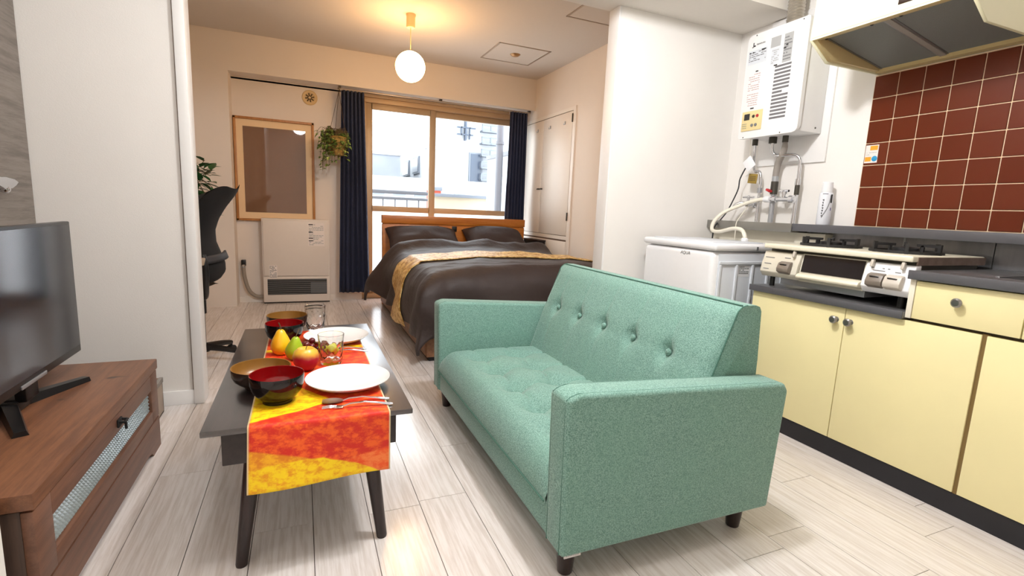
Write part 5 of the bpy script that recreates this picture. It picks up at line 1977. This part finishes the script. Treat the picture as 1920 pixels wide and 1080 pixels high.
# flue duct
fd = thing('flue_duct', 'shiny foil flue duct rising from the water heater to the ceiling', 'duct', (2.565, 2.135, 2.066))
q = MB()
pr = [(0, 2.066)]
for k in range(23):
    z = 2.066 + k * 0.0165
    pr += [(0.040, z), (0.0455, z + 0.008)]
pr += [(0.040, CEIL), (0, CEIL)]
q.lathe(pr, (2.565, 2.135, 0), 24)
q.build('corrugated_tube', M['foil'], fd)
MB().lathe([(0.046, 2.0665), (0.052, 2.0665), (0.052, 2.09), (0.046, 2.09)], (2.565, 2.135, 0), 24).build('collar', M['silver'], fd)

# plumbing below the heater
cpz = thing('copper_water_pipe', 'chrome pipe bending from heater down to the mixing valve', 'pipe', (2.6, 2.05, 1.0))
MB().tube([(2.56, 2.18, 1.46), (2.565, 2.182, 1.42), (2.575, 2.165, 1.392), (2.58, 2.12, 1.386), (2.59, 2.055, 1.384), (2.60, 2.022, 1.362), (2.602, 2.017, 1.31), (2.602, 2.016, 1.235)], 0.009, 12).build('bend', M['chrome'], cpz)
q = MB()
q.cyl((2.602, 2.016, 1.25), (2.602, 2.016, 1.215), 0.015)
q.build('nut', M['chrome'], cpz)
MB().cyl((2.602, 2.016, 1.215), (2.602, 2.016, 1.160), 0.013).build('valve', M['valve_dark'], cpz)
MB().cyl((2.602, 2.016, 1.16), (2.602, 2.016, 0.998), 0.011).build('riser', M['chrome'], cpz)
hw = thing('wrapped_hot_pipe', 'grey wrapped pipe with red-handled valve beneath the heater', 'pipe', (2.6, 2.16, 1.0))
MB().tube([(2.57, 2.105, 1.46), (2.575, 2.108, 1.43), (2.585, 2.125, 1.395), (2.60, 2.158, 1.350), (2.602, 2.166, 1.30), (2.602, 2.167, 1.245)], [0.012, 0.017, 0.019, 0.019, 0.018, 0.017], 12).build('insulation', M['insulation'], hw)
q = MB()
q.cyl((2.602, 2.167, 1.27), (2.602, 2.167, 1.235), 0.018)
q.build('nut', M['silver'], hw)
MB().cyl((2.602, 2.167, 1.24), (2.602, 2.167, 1.165), 0.020).build('valve', M['valve_dark'], hw)
MB().boxc((2.572, 2.176, 1.186), (0.022, 0.036, 0.014), Matrix.Rotation(R(25), 3, 'X'), 0.004).build('handle', M['red'], hw)
MB().cyl((2.602, 2.167, 1.17), (2.602, 2.167, 0.998), 0.014).build('riser', M['silver'], hw)
mv = thing('mixing_faucet', 'chrome crossbar faucet joining the two pipes and white hose', 'faucet', (2.58, 2.1, 1.13))
q = MB()
q.cyl((2.575, 2.165, 1.135), (2.575, 2.000, 1.135), 0.013)
q.lathe([(0.013, -0.012), (0.019, -0.010), (0.019, 0.010), (0.013, 0.012)], (2.575, 2.13, 1.135), 16, 'Y')
q.lathe([(0.013, -0.016), (0.022, -0.012), (0.022, 0.012), (0.013, 0.016)], (2.575, 2.02, 1.135), 16, 'Y')
q.cyl((2.575, 2.016, 1.135), (2.602, 2.016, 1.150), 0.012)
q.cyl((2.575, 2.075, 1.135), (2.575, 2.075, 1.165), 0.011)
q.build('bar', M['chrome'], mv)
q = MB()
q.cyl((2.575, 2.075, 1.165), (2.575, 2.075, 1.178), 0.016)
q.cyl((2.575, 2.105, 1.182), (2.575, 2.045, 1.182), 0.007)
q.cyl((2.555, 2.075, 1.182), (2.595, 2.075, 1.182), 0.007)
q.build('handle', M['chrome'], mv)
MB().lathe([(0.012, -0.024), (0.019, -0.022), (0.019, 0.012), (0.013, 0.022)], (2.575, 2.185, 1.135), 16, 'Y').build('hose_union', M['white_plastic'], mv)
hs = thing('washer_hose', 'ivory water hose looping from the faucet to the washing machine', 'hose', (2.45, 2.3, 0.9))
MB().tube([(2.575, 2.20, 1.134), (2.572, 2.25, 1.130), (2.55, 2.36, 1.095), (2.50, 2.44, 1.045), (2.455, 2.465, 0.985), (2.43, 2.445, 0.935), (2.405, 2.36, 0.928), (2.385, 2.24, 0.952), (2.37, 2.16, 0.948), (2.362, 2.125, 0.915), (2.36, 2.12, 0.882)],
          0.0115, 12).build('tube', M['hose'], hs)
MB().lathe([(0.013, 0.879), (0.020, 0.879), (0.020, 0.898), (0.013, 0.904)], (2.36, 2.12, 0), 18).build('elbow_nut', M['white_plastic'], hs)
tp = thing('wall_tap', 'chrome wall tap with T handle above the washing machine', 'tap', (2.64, 2.36, 1.12))
q = MB()
q.lathe([(0, 0), (0.020, 0), (0.020, -0.006), (0.010, -0.010), (0.010, -0.045), (0.014, -0.050), (0.014, -0.075), (0, -0.078)], (WX, 2.345, 1.105), 18, 'X')
q.tube([(2.600, 2.345, 1.105), (2.575, 2.375, 1.112), (2.555, 2.40, 1.098), (2.55, 2.405, 1.075)], [0.012, 0.011, 0.010, 0.010], 12)
q.cyl((2.602, 2.345, 1.105), (2.602, 2.345, 1.145), 0.008)
q.build('body', M['chrome'], tp)
q = MB()
q.cyl((2.602, 2.385, 1.150), (2.602, 2.305, 1.150), 0.006)
q.sphere((2.602, 2.345, 1.150), 0.011, 12, 8)
q.build('handle', M['chrome'], tp)
gp_ = thing('gas_pipe', 'thin chrome gas pipe with hooked bend left of the wrapped pipe', 'pipe', (2.61, 2.28, 1.0))
MB().tube([(2.56, 2.305, 1.46), (2.565, 2.306, 1.40), (2.59, 2.32, 1.33), (2.60, 2.315, 1.305), (2.605, 2.29, 1.305), (2.606, 2.275, 1.27), (2.606, 2.272, 1.20), (2.606, 2.272, 0.998)], 0.0085, 12).build('tube', M['chrome'], gp_)
MB().cyl((2.606, 2.272, 1.205), (2.606, 2.272, 1.175), 0.013).build('nut', M['silver'], gp_)
pt_ = thing('paper_tag', 'square white tag hanging on a cord beneath the water heater', 'tag', (2.55, 2.33, 1.35))
MB().boxc((2.545, 2.318, 1.350), (0.004, 0.066, 0.074), Matrix.Rotation(R(-38), 3, 'X'), 0.001).build('card', M['white_plastic'], pt_)
MB().tube([(2.455, 2.255, 1.530), (2.50, 2.285, 1.46), (2.545, 2.318, 1.395)], 0.0022, 6).build('cord', M['hose'], pt_)
ot = thing('ochre_label', 'small ochre warning tag on the gas pipe under the white tag', 'tag', (2.59, 2.31, 1.27))
q = MB()
q.boxc((2.585, 2.315, 1.262), (0.003, 0.066, 0.058), Matrix.Rotation(R(6), 3, 'X'), 0.001)
q.print_lines((2.5835, 2.340, 1.248), (0, -0.050, 0), (0, 0, 0.03), 3, 1, 4)
q.build('card', [M['ochre_tag'], M['stem']], ot)
pc = thing('power_cord', 'dark cord running from the tag down behind the washing machine', 'cord', (2.55, 2.4, 1.1))
MB().tube([(2.548, 2.345, 1.325), (2.555, 2.385, 1.26), (2.56, 2.395, 1.20), (2.56, 2.43, 1.12), (2.56, 2.47, 1.05), (2.545, 2.50, 1.0), (2.515, 2.515, 0.95), (2.512, 2.52, 0.86)], 0.004, 8).build('cable', M['chair_grey'], pc)
dc = thing('earth_wire', 'thin ivory wire hanging in front of the ledge above the washer', 'wire', (2.53, 2.3, 1.0))
MB().tube([(2.595, 2.335, 1.095), (2.56, 2.345, 1.04), (2.524, 2.345, 0.99), (2.512, 2.335, 0.93), (2.508, 2.33, 0.87)], 0.0028, 6).build('wire', M['hose'], dc)

# washing machine
wm = thing('washing_machine', 'white top-loading washing machine between partition and stove', 'washing machine', (2.22, 2.21, 0))
wx0, wx1, wy0, wy1 = 1.950, 2.500, 1.922, 2.512
q = MB()
q.box(wx0, wx1, wy0 + 0.012, wy1 - 0.012, 0.04, 0.838, 0.030, 4)
q.build('body', M['white_plastic'], wm)
q = MB()
q.box(wx0 - 0.004, wx1 + 0.002, wy0, wy1, 0.840, 0.879, 0.016, 4)
q.build('top_cover', M['white_plastic'], wm)
q = MB()
q.box(wx0 + 0.035, wx1 - 0.15, wy0 + 0.06, wy1 - 0.05, 0.876, 0.8855, 0.004, 2)
q.build('lid', M['washer_side'], wm)
q = MB()
q.box(wx0 + 0.035, wx1 - 0.02, wy0 + 0.0095, wy0 + 0.014, 0.06, 0.826, 0.001)
for x in (wx0 + 0.04, wx0 + 0.155, wx0 + 0.27, wx0 + 0.385, wx0 + 0.50):
    q.box(x, x + 0.016, wy0 + 0.002, wy0 + 0.011, 0.06, 0.770, 0.003)
q.box(wx0 + 0.04, wx1 - 0.03, wy0 + 0.002, wy0 + 0.011, 0.770, 0.788, 0.003)
q.build('side_panel', M['washer_side'], wm)
box('slot', M['grille_grey'], wx0 + 0.285, wx0 + 0.297, wy0 - 0.0015, wy0 + 0.001, 0.846, 0.866, wm)
q = MB()
q.quad((wx0 + 0.178, wy0 + 0.0095, 0.705), (0.085, 0, 0), (0, 0, 0.060))
q.print_lines((wx0 + 0.182, wy0 + 0.0091, 0.72), (0.075, 0, 0), (0, 0, 0.042), 5, 1, 6)
q.build('rating_label', [M['white_plastic'], M['grey_line']], wm)
text_part('brand_lettering', 'AQUA', M['grey_line'], wm, 0.026, (wx0 - 0.0002, 2.178, 0.806), U, V, shear=0.25, width=0.075)
for x in (wx0 + 0.05, wx1 - 0.05):
    for y in (wy0 + 0.06, wy1 - 0.06):
        MB().cyl((x, y, 0), (x, y, 0.045), 0.022).build('foot', M['black_matte'], wm)

# spray can on the ledge
scn = thing('spray_can', 'white spray can standing on the wall ledge', 'can', (2.60, 1.835, 0.998))
c_ = (2.600, 1.835, 0)
MB().lathe([(0, 0.9985), (0.031, 0.9985), (0.033, 1.002), (0.033, 1.160), (0.030, 1.168), (0.024, 1.172)], c_, 28).build('body', M['can'], scn)
MB().lathe([(0.026, 1.171), (0.026, 1.176), (0.0255, 1.222), (0.022, 1.226), (0, 1.226)], c_, 24).build('cap', M['white_plastic'], scn)


def can_patch(mb, a0, a1, z0, z1, mi):
    n_ = 4
    mb.mi = mi
    for k in range(n_):
        aa, ab = a0 + (a1 - a0) * k / n_, a0 + (a1 - a0) * (k + 1) / n_
        pts_ = [(aa, z0), (ab, z0), (ab, z1), (aa, z1)]
        f_ = mb.bm.faces.new([mb.bm.verts.new((c_[0] + 0.0334 * math.cos(a), c_[1] + 0.0334 * math.sin(a), z)) for a, z in pts_])
        f_.material_index = mi


q = MB()
for k in range(16):   # sweeping curve
    t_ = k / 15
    can_patch(q, R(250 - 55 * t_ ** 2), R(256 - 55 * t_ ** 2), 1.145 - 0.110 * t_, 1.155 - 0.108 * t_, 0)
for k in range(7):    # vertical lettering
    z = 1.128 - k * 0.014
    can_patch(q, R(190), R(204 - (k % 2) * 4), z, z + 0.004, 1)
    can_patch(q, R(198 - (k % 3) * 3), R(203 - (k % 3) * 3), z - 0.005, z + 0.006, 1)
can_patch(q, R(262), R(272), 1.075, 1.09, 2)
can_patch(q, R(255), R(275), 1.115, 1.16, 1)
can_patch(q, R(185), R(230), 1.160, 1.163, 1)
q.build('print', [M['grey_line'], M['dark_print'], M['navy_print']], scn)

# sticker on the tile
sk = thing('wall_sticker', 'small white orange and blue sticker on the leftmost red tiles', 'sticker', (2.655, 1.66, 1.36))
q = MB()
xs = WX - 0.0088
q.quad((xs, 1.700, 1.318), (0, -0.062, 0), (0, 0, 0.088), 0.0006)
q.mi = 1
q.quad((xs - 0.0006, 1.678, 1.380), (0, -0.036, 0), (0, 0, 0.022), 0.0004)
q.quad((xs - 0.0006, 1.698, 1.326), (0, -0.030, 0), (0, 0, 0.022), 0.0004)
q.mi = 2
q.lathe([(0, -0.0006), (0.013, -0.0006), (0.014, 0.0)], (xs - 0.0005, 1.652, 1.338), 16, 'X')
q.print_lines((xs - 0.0006, 1.694, 1.354), (0, -0.05, 0), (0, 0, 0.02), 2, 3, 3, 0.4)
q.build('label', [M['sticker'], M['orange_print'], M['blue_print'], M['pale_print']], sk)

# kitchen ceiling lamp (its light is the kitchen_lamp_light above)
kl = thing('ceiling_lamp', 'round white flush ceiling lamp over the sofa', 'lamp', (0.95, 1.35, CEIL))
MB().lathe([(0, 0), (0.16, 0), (0.165, -0.01), (0.16, -0.03), (0.14, -0.035), (0, -0.035)], (0.95, 1.35, CEIL), 32).build('fitting', M['white_plastic'], kl)
